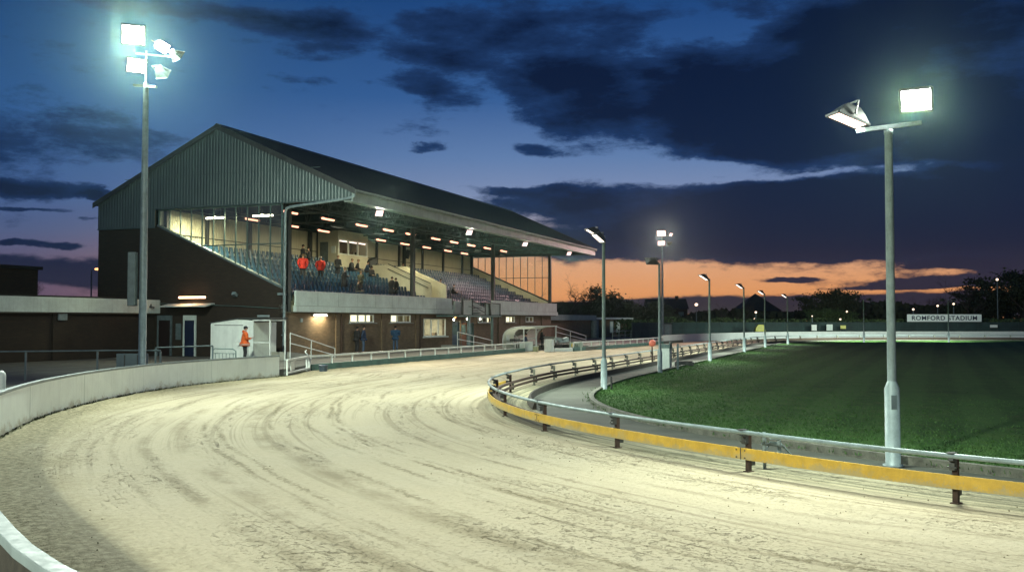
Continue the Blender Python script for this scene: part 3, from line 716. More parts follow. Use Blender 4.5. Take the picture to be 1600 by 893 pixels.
# green mesh fence behind: sheet with posts
def fence(pts, h, label, name='green_fence', z=.28, ppost=3.0):
    o0 = Vector((*pts[0], z)); e = empty(name, o0, 0, label, 'fence')
    pl = resample([Vector((*q,0)) for q in pts], ppost); b = MB(); c_ = MB()
    P = [(p_.x-o0.x, p_.y-o0.y, nx, ny) for p_, (_, _, nx, ny) in zip(pl, normals(pl))]
    b.loft(P, [(0,.05),(0,h-.05),(-.02,h-.05),(-.02,.05)]); b.build('mesh_panel', mat('fence_green', (.018,.045,.04), .7, 0, .3, .6, .2), e)
    for x, y, nx, ny in P: c_.obox((x-nx*.02,y-ny*.02,h/2), (.08,.08,h+.1), (0,0,math.atan2(ny,nx)))
    for hh_ in (.1, h*.5, h-.04): c_.loft(P, [(.012,hh_-.025),(.012,hh_+.025),(-.03,hh_+.025),(-.03,hh_-.025)])
    c_.build('post', mat('fence_post_green', (.03,.06,.055), .6, .1, .2, 2, .1), e)
fence([(14,112),(20,124),(27,133),(36,139),(46,142.5),(60,144),(95,144),(140,144)], 1.95, 'dark green mesh fence running along behind the far white wall')
def notice(px, sz, z, m_, label, y=141.9):
    b = MB(); b.box((-sz[0]/2,-.03,0),(sz[0]/2,.03,sz[1])); o = b.build('notice_board', m_, None, .01, loc=(px,y,z)); 
    f_ = MB(); f_.box((-sz[0]/2,.0,-z+.28),(-sz[0]/2+.05,.04,0)); f_.box((sz[0]/2-.05,.0,-z+.28),(sz[0]/2,.04,0)); f_.build('leg', M_steel, o)
    return tag(o, label, 'notice board')
notice(43.9,(.75,.85),1.0,M_white,'square white notice board on the far green fence, left of the two',y=139.6)
notice(46.4,(.9,.9),1.0,M_fascia,'pale grey-green notice board on the far green fence beside a white one',y=140.4)
notice(48.6,(.8,.5),1.25,mat('yellow_sign',(.6,.6,.15),.5),'small yellow notice on the far green fence, right of the grey-green board',y=141)
notice(71.5,(1.1,.4),1.42,M_white,'small white plate on the fence to the right of the lettered sign',y=142.6)
# bright yellow-green car-like skip and bush behind fence -> small yellow grit bin
b = MB(); b.prism([(0,0,0),(1.5,0,0),(1.4,0,.55),(1.1,0,.95),(.4,0,.95),(.1,0,.55)], (0,.9,0)); o = b.build('grit_bin', mat('yellow_bin',(.35,.36,.03),.5), None, .05, loc=(33.4,131.9,.95)); tag(o, 'rounded yellow bin on a stand behind the far white wall', 'bin')
b = MB(); b.box((.1,.1,-.67),(1.4,.8,.0)); b.build('stand', M_steel, o)
# far plain shed behind the start of the wall
e = empty('site_cabin', (16.5,122,.28), R(8), 'low grey cabin behind the far mast and white wall', 'cabin')
b = MB(); b.box((0,0,0),(3.9,3,1.75)); b.build('wall', mat('cabin_grey',(.13,.15,.15),.7,0,.2,1,.1), e, .02)
b = MB(); b.box((-.1,-.1,1.75),(4.0,3.1,1.85)); b.build('roof', M_roof, e)
b = MB(); b.box((3.0,-.05,.1),(3.6,-.003,1.6)); b.build('door', M_galvd, e)
# lettered sign
e = empty('stadium_sign', (65.7,146,.28), R(0), 'long white sign with dark capital letters above the far fence', 'sign')
b = MB(); b.box((-5.65,-.06,2.0),(5.65,.06,3.12)); b.build('board', mat('sign_white', (.78,.86,.80), .5, 0, .05, 1, .05), e, .01)
b = MB()
for xx in (-4.6,-1.2,1.4,4.7): b.box((xx-.06,.065,0),(xx+.06,.18,2.9))
b.build('leg', M_steel, e)
fc = bpy.data.curves.new('letters','FONT'); fc.body = 'ROMFORD STADIUM'; fc.size = 1.0; fc.extrude = .02; fc.offset = .018; fc.align_x = 'CENTER'; fc.align_y = 'CENTER'; fc.space_character = 1.12
fo = bpy.data.objects.new('letters', fc); col.objects.link(fo); bpy.context.view_layer.update()
dg = bpy.context.evaluated_depsgraph_get(); lm = bpy.data.meshes.new_from_object(fo.evaluated_get(dg)); bpy.data.objects.remove(fo)
xs = [v_.co.x for v_ in lm.vertices]; ys = [v_.co.y for v_ in lm.vertices]; kx = 9.9/(max(xs)-min(xs)); ky = .66/(max(ys)-min(ys)); cx_ = (max(xs)+min(xs))/2; cy_ = (max(ys)+min(ys))/2
for v_ in lm.vertices: X0, Y0, Z0 = v_.co; v_.co = ((X0-cx_)*kx, -.075-Z0, 2.56+(Y0-cy_)*ky)
lm.materials.clear(); lm.materials.append(mat('sign_ink',(.01,.02,.06),.5)); lo = bpy.data.objects.new('lettering', lm); col.objects.link(lo); lo.parent = e
# faint low power post light on sign is spill from far floodlights
#PART2
# ================================================================== GRANDSTAND (local: x along, y back, z up)
gs = empty('grandstand', P0, RS, 'large gabled grandstand with tiered blue seats above a brick ground floor', 'grandstand')
LEN = 49.4; SF, SB, SR = -4.8, 14.05, 4.64; ZE, ZR = 10.05, 14.35
def zroof(s): return ZE + (ZR-ZE)*((s-SF)/(SR-SF) if s < SR else (SB-s)/(SB-SR))
def zsill(s): return 4.36 + .437*s
# roof slabs, corrugated along the slope
def roofslab(s0, s1):
    b = MB(); n_ = 330; x0, x1 = -.25, LEN+.25
    vs = []; 
    for i in range(n_+1):
        x = x0+(x1-x0)*i/n_; dz = .03 if i % 2 else 0
        for s_ in (s0, s1):
            vs.append((x, s_, zroof(s_)+.05+dz))
    for i in range(n_+1):
        x = x0+(x1-x0)*i/n_
        for s_ in (s0, s1): vs.append((x, s_, zroof(s_)-.06))
    k = 2*(n_+1)
    fs = [(2*i, 2*i+2, 2*i+3, 2*i+1) for i in range(n_)] + [(k+2*i, k+2*i+1, k+2*i+3, k+2*i+2) for i in range(n_)]
    fs += [(2*i, k+2*i, k+2*i+2, 2*i+2) for i in range(n_)] + [(2*i+1, 2*i+3, k+2*i+3, k+2*i+1) for i in range(n_)] + [(0,1,k+1,k),(2*n_,k+2*n_,k+2*n_+1,2*n_+1)]
    b.add(vs, fs); return b
rf = roofslab(SF-.25, SR).build('roof', M_roof, gs); roofslab(SB+.25, SR).build('roof_slope', M_roof, rf)
b = MB(); b.prism([(-.3,SR-.3,zroof(SR-.3)+.09),(-.3,SR,ZR+.16),(-.3,SR+.3,zroof(SR+.3)+.09)], (LEN+.6,0,0)); b.build('ridge_cap', M_steel, rf)
b = MB()
for s0, s1 in ((SF-.25, SR), (SB+.25, SR)):
    b = MB(); b.prism([(-.30,s0,zroof(s0)-.22),(-.30,s1,zroof(s1)-.22),(-.30,s1,zroof(s1)+.11),(-.30,s0,zroof(s0)+.11)], (.05,0,0)); b.build('verge_board', M_steel, rf)
    b = MB(); b.prism([(LEN+.25,s0,zroof(s0)-.22),(LEN+.25,s1,zroof(s1)-.22),(LEN+.25,s1,zroof(s1)+.11),(LEN+.25,s0,zroof(s0)+.11)], (.05,0,0)); b.build('verge_board', M_steel, rf)
# eaves fascia and gutter
M_eave = mat('eaves_panel', (.27,.33,.29), .6, .05, .15, 1., .1, streak=.45)
b = MB(); b.box((-.2,SF-.06,9.36),(LEN+.2,SF,9.98)); b.box((-.2,SF-.06,9.30),(LEN+.2,SF+.5,9.36)); b.build('eaves_fascia', M_eave, gs)
b = MB(); b.prism([(-.25,SF-.28,10.0),(-.25,SF-.24,9.86),(-.25,SF-.09,9.84),(-.25,SF-.065,10.02)], (LEN+.5,0,0))
b.build('gutter', M_galv, gs)
b = MB(); b.tube([(-.12,SF-.18,9.9),(-.12,SF-.1,9.62),(-.12,SF+.3,9.5),(-.12,-.6,9.18),(-.12,-.35,9.1),(-.12,-.25,8.9),(-.12,-.22,.3)], .085, 10)
for z in (1.6,3.2,5,7,8.6): b.box((-.22,-.32,z),(-.02,-.12,z+.06))
b.build('downpipe', M_galv, gs)
# corrugated claddings
def corr(b, axis, x, a0, a1, zb, zt, pitch=.22, dep=.026, out=-1):
    """vertical corrugated sheet; axis 's' : plane T=x spanning s ; axis 't': plane s=x spanning T"""
    n_ = int((a1-a0)/(pitch/4)); pts = []
    for i in range(n_+1):
        a = a0+(a1-a0)*i/n_; ph = i % 4; o = x + out*(dep if ph in (1,2) else 0)
        pts.append((a, o))
    vs = []
    for a, o in pts:
        for z in (zb(a), zt(a)): vs.append((o, a, z) if axis == 's' else (a, o, z))
    b.add(vs, [(2*i, 2*i+2, 2*i+3, 2*i+1) for i in range(n_)])
b = MB(); corr(b, 's', -.06, SF+.02, 9.45, lambda s: 9.5, lambda s: zroof(s)-.05); corr(b, 's', -.06, 9.45, SB, lambda s: 8.36, lambda s: zroof(s)-.05)
b.box((-.1,SF+2.2,11.42),(-.085,SB-2.2,11.45)); b.box((-.11,SF+.02,9.42),(-.02,9.45,9.5)); b.box((-.11,9.45,8.29),(-.02,SB,8.36)); b.build('gable_cladding', M_clad, gs)
b = MB(); b.prism([(-.01,SF+.02,9.45),(-.01,9.45,9.45),(-.01,9.45,8.4),(-.01,SB,8.4),(-.01,SB,ZE-.1),(-.01,SR,ZR-.15),(-.01,SF+.02,ZE-.1)], (.05,0,0)); b.build('gable_lining', M_under, gs)
b = MB(); corr(b, 's', LEN+.06, SF+.02, SB, lambda s: 9.4, lambda s: zroof(s)-.05, out=1)
b.prism([(LEN,SF+.02,9.4),(LEN,SB,9.4),(LEN,SB,ZE-.1),(LEN,SR,ZR-.15),(LEN,SF+.02,ZE-.1)], (-.05,0,0)); b.build('gable_cladding', M_clad, gs)
# end walls: brick up to raking sill
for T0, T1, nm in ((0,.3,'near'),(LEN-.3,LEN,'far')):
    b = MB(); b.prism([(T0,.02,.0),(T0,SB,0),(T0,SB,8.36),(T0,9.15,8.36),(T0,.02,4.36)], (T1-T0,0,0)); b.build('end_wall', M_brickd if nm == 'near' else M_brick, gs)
    b = MB(); x = .31 if nm == 'near' else LEN-.33
    b.prism([(x,.25,3.5),(x,9.2,7.2),(x,9.2,8.34),(x,.25,4.44)], (.02,0,0)); b.build('end_wall_lining', M_cream, gs)
    b = MB(); b.bar((T0+.15,-.05,4.40),(T0+.15,9.3,zsill(9.3)+.02),.42,.10); b.build('raking_sill', M_galvd if nm == 'near' else M_steel, gs)
# end windows
def endwin(T, nm):
    b = MB(); ms = [.12+i*.832 for i in range(12)]
    for i, s_ in enumerate(ms):
        zt = 9.42; zb = zsill(s_)+.04; wd = .05 if i not in (0,11) else .09
        b.box((T-.045,s_-wd/2,zb-.02),(T+.045,s_+wd/2,zt))
    b.box((T-.04,.1,9.36),(T+.04,9.3,9.44)); b.box((T-.038,.1,7.04),(T+.038,6.15,7.10))
    fr = b.build('end_window', M_steelg if nm == 'near' else M_galvd, gs)
    g_ = MB(); g_.add([(T,.12,zsill(.12)+.05),(T,9.27,zsill(9.27)+.05),(T,9.27,9.38),(T,.12,9.38)], [(0,1,2,3)]); g_.build('pane', M_glass, fr)
endwin(.12, 'near'); endwin(LEN-.12, 'far')
# columns along the front and main posts at back
for T in (.55, 16.9, 32.95, 49.0):
    b = MB(); z0 = 3.0; 
    b.box((T-.15,-.15,z0),(T+.15,-.12,9.5)); b.box((T-.15,.12,z0),(T+.15,.15,9.5)); b.box((T-.02,-.12,z0),(T+.02,.12,9.5)); b.build('column', M_steel, gs)
    b = MB(); b.box((T-.13,8.95,6.6),(T+.13,9.2,9.6)); b.build('column', M_steel, gs)
# trusses + purlins
for T in np.linspace(.6, LEN-.6, 10):
    b = MB(); b.bar((T,SF+.1,9.55),(T,9.25,9.55),.09,.12)
    b.bar((T,SF+.1,9.75),(T,SR,ZR-.35),.09,.12); b.bar((T,9.25,zroof(9.25)-.3),(T,SR,ZR-.35),.09,.12)
    ss = np.linspace(SF+.1, 9.25, 9)
    for i in range(8):
        a_, c_ = ss[i], ss[i+1]; mid_ = (a_+c_)/2
        b.bar((T,a_,9.58),(T,mid_,zroof(mid_)-.3),.05,.06); b.bar((T,mid_,zroof(mid_)-.3),(T,c_,9.58),.05,.06)
    b.build('roof_truss', M_steel, gs)
b = MB()
for s_ in np.linspace(SF+.4, 9.2, 11): b.box((.3,s_-.04,zroof(s_)-.28),(LEN-.3,s_+.04,zroof(s_)-.1))
for s_ in (-3.9,.9,5.75): b.box((.3,s_-.03,9.42),(LEN-.3,s_+.03,9.48))
b.build('purlin', M_steel, gs)
# long lattice girder behind the eaves
b = MB(); b.bar((.4,.0,9.5),(LEN-.4,.0,9.5),.1,.12); b.bar((.4,.0,10.5),(LEN-.4,.0,10.5),.1,.12)
tt = np.linspace(.4, LEN-.4, 41)
for i in range(40): b.bar((tt[i],0,9.5 if i%2 else 10.5),(tt[i+1],0,10.5 if i%2 else 9.5),.06,.06)
b.build('lattice_girder', M_steel, gs)
# back wall
M_bw = mat('cream_cladding', (.60,.58,.43), .6, 0, .08, 1, .1, streak=.25)
b = MB(); corr(b, 't', 9.3, .3, LEN-.3, lambda t: 6.6, lambda t: 9.62, pitch=.25, dep=.03, out=-1); b.box((.3,9.31,3),(LEN-.3,9.4,9.7)); b.build('back_wall', M_bw, gs)
b = MB()
for T in (4.6,9.3,14,18.2,27.8,32.1,37,41.8,46.6): b.box((T-.11,9.08,6.6),(T+.11,9.25,9.6))
b.box((.3,9.2,7.98),(LEN-.3,9.26,8.03)); b.box((.3,9.1,9.5),(LEN-.3,9.26,9.64)); b.build('wall_rail', M_steel, gs)
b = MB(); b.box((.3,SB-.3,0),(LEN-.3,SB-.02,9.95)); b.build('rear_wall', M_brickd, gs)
# stepped deck
b = MB(); NR = 9; RUN = .85; RISE = .37
sec = [(.25,3.25),(.25,3.68)]
for k in range(NR):
    z = 3.68+RISE*k; s0 = .45+RUN*k
    sec += [(s0,z)] if k else []
    sec += [(s0+ (0 if k else 0),z+0)]
    sec += [(s0+RUN,z)] 
    sec += [(s0+RUN,z+RISE)] if k < NR-1 else []
P_ = []
for q in sec:
    if not P_ or (abs(P_[-1][0]-q[0])+abs(P_[-1][1]-q[1]) > 1e-4): P_.append(q)
P_ += [(9.29,P_[-1][1]),(9.29,3.25)]
b.prism([(.3,s_,z) for s_,z in P_], (LEN-.6,0,0)); b.build('stepped_deck', mat('deck_concrete',(.17,.17,.14),.9,0,.2,1.2,.2), gs)
b = MB(); b.box((.0,.02,2.95),(LEN,.25,3.45)); b.build('floor_edge', M_conc, gs)
# stairwell walls
for T in (21.95, 24.9):
    b = MB(); b.prism([(T,.95,3.6),(T,.95,5.42),(T,4.75,7.06),(T,6.3,7.06),(T,6.3,5.8)], (.16,0,0)); b.build('stairwell_wall', M_cream, gs)
b = MB()
b.bar((21.83,1.1,5.12),(21.83,4.8,6.72),.05,.05); b.bar((21.9,.9,5.46),(21.9,4.8,7.13),.08,.06); b.build('handrail', M_steel, gs)
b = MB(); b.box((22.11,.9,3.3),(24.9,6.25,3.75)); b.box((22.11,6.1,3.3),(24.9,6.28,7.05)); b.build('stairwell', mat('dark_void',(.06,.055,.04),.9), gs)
# balcony guard at stairwell front
b = MB()
for T in (24.4,26.6): b.bar((T,.3,3.6),(T,.3,5.0),.05,.05)
b.tube([(24.4,.3,5.0),(24.4,.3,5.15),(24.5,.3,5.2),(26.5,.3,4.9),(26.6,.3,4.8)],.03,6); b.bar((24.4,.3,4.65),(26.6,.3,4.45),.04,.04); b.build('guard_rail', M_steel, gs)
# balcony (fascia) wall in two lengths with a lower band
for T0, T1 in ((.95,23.3),(32.0,50.4)):
    b = MB(); b.box((T0,-.32,3.38),(T1,-.2,4.23)); f_ = b.build('balcony_wall', M_fascia, gs, .01)
    b = MB(); b.box((T0-.12,-.42,3.0),(T1+.1,-.2,3.36)); b.build('lower_band', M_fascia, f_, .01)
    b = MB(); b.box((T0,-.34,4.235),(T1,-.16,4.28)); b.build('coping', M_white, f_)
    b = MB()
    for x in np.arange(T0+2.4, T1-1, 2.44): b.box((x-.008,-.324,3.39),(x+.008,-.318,4.22))
    b.build('joint', M_steelg, f_)
b = MB(); b.box((23.3,-.15,3.0),(32.0,-.05,3.75)); b.box((27.2,-.22,3.1),(29.4,-.15,4.0)); b.box((24.0,-.22,3.1),(25.6,-.15,4.1)); b.build('inset_panel', mat('inset_grey',(.42,.50,.44),.6,0,.15,1,.1,streak=.4), gs)
b = MB(); b.box((.95,-.2,2.94),(50.4,.02,3.0)); b.build('soffit', M_under, gs)
b = MB()
for i in range(11): b.obox((-.1+i*.085+0,.1,4.05-.0), (.07,.3,.14))
b.build('vent_grille', M_galv, gs)
# front ground floor wall with openings
openings = [(7.79,10.97,2.37,2.88),(13.47,16.57,2.36,2.87),(18.85,22.8,1.25,2.62),(24.1,25.55,.28,2.42),(25.9,27.3,.28,2.42),(27.65,28.6,.28,2.3),(29.5,32.6,2.3,2.75),(36.2,38.5,2.32,2.84),(41.65,43.8,2.36,2.83)]
b = MB(); x = .3
for a_, c_, z0, z1 in openings:
    b.box((x,.02,0),(a_,.3,2.94)); 
    if z0 > .3: b.box((a_,.02,0),(c_,.3,z0))
    b.box((a_,.02,z1),(c_,.3,2.94)); x = c_
b.box((x,.02,0),(LEN-.3,.3,2.94)); b.build('front_wall', M_brick, gs)
for T in (6.15,12.25,17.6,34.4,40.1,46.4):
    b = MB(); b.box((T-.22,-.08,0),(T+.22,.018,2.94)); b.build('pilaster', M_brick, gs)
b = MB()
for T in (6.5,17.95): b.tube([(T,-.12,2.9),(T,-.12,.3)],.05,8)
b.build('waste_pipe', M_rust, gs)
for k, (a_, c_, z0, z1) in enumerate(openings):
    if 3 <= k <= 5: continue
    b = MB(); nb = 3 if c_-a_ > 2.5 else 2
    if k == 2: nb = 3
    for i in range(nb+1):
        x = a_+(c_-a_)*i/nb; b.box((x-.045,.0,z0),(x+.045,.1,z1))
    b.box((a_-.04,.002,z0-.03),(c_+.04,.1,z0+.04)); b.box((a_-.04,.002,z1-.04),(c_+.04,.1,z1+.02)); 
    f_ = b.build('serving_hatch' if k == 2 else 'window', M_white, gs)
    s2 = MB(); s2.box((a_-.2,-.18,z0-.11),(c_+.2,.02,z0-.035)); s2.build('sill', M_white if k == 2 else M_conc, f_)
    g_ = MB(); g_.add([(a_,.06,z0),(c_,.06,z0),(c_,.06,z1),(a_,.06,z1)],[(0,1,2,3)]); g_.build('pane', M_glass, f_)
# rooms behind the lit windows
for a_, c_, z0, z1, m_ in ((7.0,17.3,.3,2.93,M_lit),(29,33.3,.3,2.93,M_lit),(35.5,45,.3,2.93,M_lit)):
    b = MB(); b.box((a_,1.6,z0),(c_,1.65,z1)); b.build('room_wall', m_, gs)
b = MB(); b.box((18.2,2.6,.3),(23.4,2.65,2.93)); b.box((18.2,.35,.3),(18.25,2.6,2.93)); b.box((23.35,.35,.3),(23.4,2.6,2.93)); b.build('room_wall', mat('kitchen_wall',(.7,.66,.5),.6), gs)
b = MB(); b.box((18.6,.5,1.18),(23,.95,1.22)); b.box((19,2.2,.3),(20.6,2.58,1.9)); b.box((21.2,2.3,1.5),(22.6,2.58,2.2)); b.box((19.4,.55,1.22),(19.9,.8,1.42)); b.box((21.9,.55,1.22),(22.3,.85,1.5)); b.build('counter', mat('wood_unit',(.35,.24,.13),.5), gs)
b = MB(); b.box((19.2,1.4,2.86),(22.6,1.6,2.92)); b.build('ceiling_lamp', M_strip, gs)
arealight('kitchen_lamp', SP(20.9,1.4,2.8), SP(20.9,1.3,0), 90, (3,.4), WARM)
# doors
M_blue = mat('blue_door',(.035,.10,.16),.5,0,.2,2,.1); M_brown = mat('brown_door',(.2,.08,.035),.5,0,.2,2,.1); M_gdoor = mat('green_door',(.05,.13,.09),.5,0,.2,2,.1)
for (a_, c_, z0, z1), m_ in zip(openings[3:6], (M_blue, M_brown, M_gdoor)):
    b = MB(); b.box((a_+.05,.1,z0),(c_-.05,.16,z1-.05)); d_ = b.build('door', m_, gs, .01)
    f_ = MB(); f_.box((a_,.0,z0),(a_+.06,.2,z1)); f_.box((c_-.06,.0,z0),(c_,.2,z1)); f_.box((a_+.06,.0,z1-.06),(c_-.06,.2,z1)); f_.build('door_frame', M_galvd, d_)
    g_ = MB(); g_.box((a_+.3,.085,1.3),(c_-.3,.098,2.1)); g_.build('door_glass', mat('dim_glass',(.12,.2,.2),.1), d_)
    h_ = MB(); h_.bar((c_-.18,.05,1.2),(c_-.18,.05,1.45),.03,.03); h_.build('door_handle', M_galv, d_)
# gable doors, lintel, cable
for s0, s1, m_ in ((8.05,9.15,mat('maroon_door',(.018,.009,.009),.5)),(6.2,7.15,mat('navy_door',(.008,.015,.045),.5))):
    b = MB(); b.box((-.06,s0+.1,.3),(-.005,s1-.1,2.5)); d_ = b.build('door', m_, gs)
    f_ = MB(); f_.box((-.1,s0,.3),(-.003,s0+.1,2.8)); f_.box((-.1,s1-.1,.3),(-.003,s1,2.8)); f_.box((-.1,s0+.1,2.5),(-.003,s1-.1,2.8)); f_.build('door_frame', M_galvd if s0 > 8 else M_fascia, d_)
b = MB(); b.tube([(-.08,9.2,3.55),(-.08,6,3.45),(-.08,3,3.35),(-.08,.2,3.2)],.025,6); b.build('conduit', M_steelg, gs)
b = MB(); b.box((-.05,7.35,1.3),(-.005,7.75,2.3)); b.build('poster', M_galvd, gs)
# commentary box
b = MB(); T0, T1, S0, S1 = 18.0, 22.75, 7.2, 9.05; z0, z1 = 6.2, 9.62
wz0, wz1 = 7.85, 8.95
b.box((T0,S0+.12,z0),(T0+.12,S1,z1)); b.box((T1-.12,S0+.12,z0),(T1,S1,z1)); b.box((T0,S0,z0),(T1,S0+.12,wz0)); b.box((T0,S0,wz1),(T1,S0+.12,z1))
for x in (T0, T1-.12): b.box((x,S0,wz0),(x+.12,S0+.12,wz1))
b.box((T0,S0-.1,z1),(T1+.1,S1,z1+.06))
cb = b.build('commentary_box', M_cream, gs)
b = MB()
for i in range(4):
    x = T0+.12+(T1-T0-.24)*i/3; b.box((x-.07,S0-.02,wz0),(x+.07,S0+.1,wz1))
b.box((T0+.08,S0-.03,wz0-.09),(T1-.08,S0+.1,wz0)); b.box((T0+.08,S0-.025,wz1),(T1-.08,S0+.1,wz1+.07)); f_ = b.build('window', M_white, cb)
b = MB(); b.box((T0+.15,S0+.16,wz1-.13),(T1-.15,S0+.26,wz1-.03)); b.build('strip_lamp', emat('soft_strip',(1.,.8,.7),1.6), cb)
b = MB(); b.box((T0+.3,S0+1.4,z0+.1),(T1-.3,S0+1.5,z1-.1)); b.box((T0+.4,S0+.3,wz0-.1),(T1-.4,S0+.8,wz0-.05)); 
for x in (T0+.8,T0+1.7,T0+2.6,T0+3.6): b.box((x,S0+.4,wz0-.05),(x+.45,S0+.6,wz0+.3))
b.build('console', mat('dark_room',(.10,.07,.045),.7), cb)
b = MB(); b.box((T0-.03,8.1,6.6),(T0-.002,8.85,8.75)); d_ = b.build('door', mat('grey_door',(.14,.17,.16),.5), cb)
b = MB(); b.box((T0-.06,7.4,7.85),(T0-.005,7.8,8.4)); b.build('notice', M_white, cb)
# ------------------------------------------------------------------ fittings hung under the roof
def heater(T, s_, z, label, L_=1.4, w_=.24):
    b = MB(); b.prism([(-L_/2-.05,-w_,.0),(-L_/2-.05,-w_*.7,.09),(-L_/2-.05,w_*.7,.09),(-L_/2-.05,w_,.0),(-L_/2-.05,w_*.6,.06),(-L_/2-.05,-w_*.6,.06)], (L_+.1,0,0))
    for sx in (-.4,.4): b.bar((sx,0,.08),(sx,0,9.46-z),.02,.02)
    o = b.build('heater_lamp', M_steel, None, 0, loc=SP(T,s_,z), rotz=RS)
    t_ = MB(); t_.tube([(-L_/2,0,.0),(L_/2,0,.0)], .08, 8); t_.build('heating_tube', M_heat, o)
    g_ = MB(); g_.add([(-L_/2,-w_*.55,.055),(L_/2,-w_*.55,.055),(L_/2,w_*.55,.055),(-L_/2,w_*.55,.055)],[(3,2,1,0)]); g_.build('glow_reflector', M_heatsoft, o)  # plate emits red itself, painting the halo round the tube
    tag(o, label, 'heater', 'glowing heater lamps under the stand roof'); return o
ordn = ['first','second','third','fourth','fifth','sixth','seventh','eighth','ninth','tenth','eleventh']
for k, T in enumerate((2.2,6.5,10.9,14.8,18.4,22.9,26.5,30.2,33.9,38.0)):
    heater(T, .95, 9.16, f'orange glowing heater bar, {ordn[k]} from the near gable in the front row under the roof')
for k, T in enumerate((4.9,9.5,13.6,22.4,26.7,31.0,35.6,39.5)):
    heater(T, 5.75, 9.16, f'orange glowing heater bar, {ordn[k]} from the near gable in the rear row under the roof')
for k, (T, zz) in enumerate(((4.3,9.22),(18.2,9.22),(30.3,9.22),(42.9,9.22))):
    e = empty('eaves_floodlight', SP(T,-4.0,zz), RS, f'round white floodlight under the eaves, {ordn[k]} from the near gable', 'floodlight', 'floodlights under the eaves')
    fitting(e, (0,-.1,-.1), (-7.0,-8,-9.2), (.52,.46,.2), M_lensp, 3000, spread=105, colr=(1.,.94,.78))
    b = MB(); b.bar((0,.05,.1),(0,.1,.24),.05,.05); b.build('bracket', M_steel, e)
# fluorescent battens at the back
for k, (T, s_) in enumerate(((2.2,6.6),(2.2,3.0),(11.5,3.3),(17.5,3.3),(24.0,3.3),(30.5,3.3),(37,3.3),(43.5,3.3))):
    b = MB(); b.box((-.75,-.09,.03),(.75,.09,.07))
    if k > 1: b.box((-.75,-.11,-.07),(.75,-.09,.07)); b.box((-.75,.09,-.07),(.75,.11,.07)); b.box((-.77,-.11,-.07),(-.75,.11,.07)); b.box((.75,-.11,-.07),(.77,.11,.07))
    b.bar((-.5,0,.07),(-.5,0,.3),.02,.02); b.bar((.5,0,.07),(.5,0,.3),.02,.02); o = b.build('strip_light', M_steel, None, loc=SP(T,s_,9.22 if k > 1 else 9.05), rotz=RS+(0 if k > 1 else R(90)))
    t_ = MB(); t_.tube([(-.72,0,-.0),(.72,0,-.0)], .025 if k > 1 else .07, 8); t_.build('tube', M_strip, o)
    lab = {0:'white strip lamp at the back behind the end window',1:'white strip lamp near the front behind the end window'}.get(k, f'white strip lamp between the two heater rows, {ordn[k-2]} from the near gable')
    tag(o, lab, 'strip light', 'strip lamps under the stand roof')
    arealight('strip_glow', SP(T,s_,9.135), SP(T,s_+1.2,0), 230 if k > 1 else 900, (1.4,.15), (1.,.93,.58), parent=None)
# loudspeaker
b = MB(); b.obox((0,0,0),(.42,.38,.85),(.25,0,0)); o = b.build('loudspeaker', M_black, None, .03, loc=SP(33.2,8.85,8.75), rotz=RS+.3)
b = MB(); b.tube([(0,.1,-.2),(0,.45,-.75)],.03,6); b.build('bracket', M_steel, o); tag(o, 'tilted black loudspeaker on a bracket on the cream back wall', 'loudspeaker')
# wall light over gable door + canopy
b = MB(); b.box((-.16,-1.02,-.08),(0,1.02,.07)); o = b.build('wall_light', M_steel, None, loc=SP(0,6.4,3.9), rotz=RS)
t_ = MB(); t_.tube([(-.2,-.98,0),(-.2,.98,0)],.055,8); t_.build('tube', emat('orange_tube',(1.,.5,.25),16), o); tag(o, 'long orange-white tube light above the dark gable doors', 'wall light')
arealight('gable_light', SP(-.35,6.4,3.9), SP(-1.2,6.4,0), 45, (.1,1.9), (1.,.55,.3), spread=180)
b = MB(); b.prism([(0,-1.75,-.12),(0,1.65,-.12),(-1.1,1.5,-.3),(-1.1,-1.9,-.3)], (0,0,.06)); o = b.build('door_canopy', M_fascia, None, loc=SP(-.01,6.6,3.6), rotz=RS); tag(o, 'thin flat canopy under the orange tube light over the gable doors', 'canopy')
# front wall light
b = MB(); b.box((-.75,-.12,-.05),(.75,0,.05)); o = b.build('wall_light', M_white, None, loc=SP(3.95,0,2.84), rotz=RS)
t_ = MB(); t_.tube([(-.7,-.14,-.03),(.7,-.14,-.03)],.055,8); t_.build('tube', emat('warm_tube',(1.,.9,.7),12), o); tag(o, 'white tube light on the brick wall left of the first lit window', 'wall light')
arealight('front_wall_light', SP(3.95,-.3,2.8), SP(3.95,.0,1), 80, (1.4,.1), (1.,.85,.55), spread=180)
b = MB(); b.box((-.12,-.06,-.12),(.12,0,.12)); o = b.build('wall_box', M_galv, None, .01, loc=SP(2.0,.0,2.5), rotz=RS); tag(o, 'small square grey box on the brick wall below the tube light', 'junction box')
for k, (T, z, s_, lab) in enumerate(((22.9,2.75,-.7,'small warm bulkhead lamp at the left end of the steel landing'),(26.2,2.62,-.3,'round warm lamp over the brown door under the landing'),(23.9,2.55,-.1,'small white lamp over the blue door'),(29.4,2.6,-.12,'little lamp beside the narrow window under the landing'))):
    b = MB(); b.ball((0,-.12,0),.1,8,6,(1,.6,1)); o = b.build('bulkhead_lamp', M_orange_lamp if k in (0,) else M_strip, None, loc=SP(T,s_,z), rotz=RS); c2 = MB(); c2.box((-.11,-.08,-.11),(.11,0,.13)); c2.build('back_plate', M_steel, o); tag(o, lab, 'lamp')
arealight('bulkhead_glow', SP(26.2,-.5,2.6), SP(26.2,-.8,0), 40, (.2,.2), (1,.8,.5), spread=180)
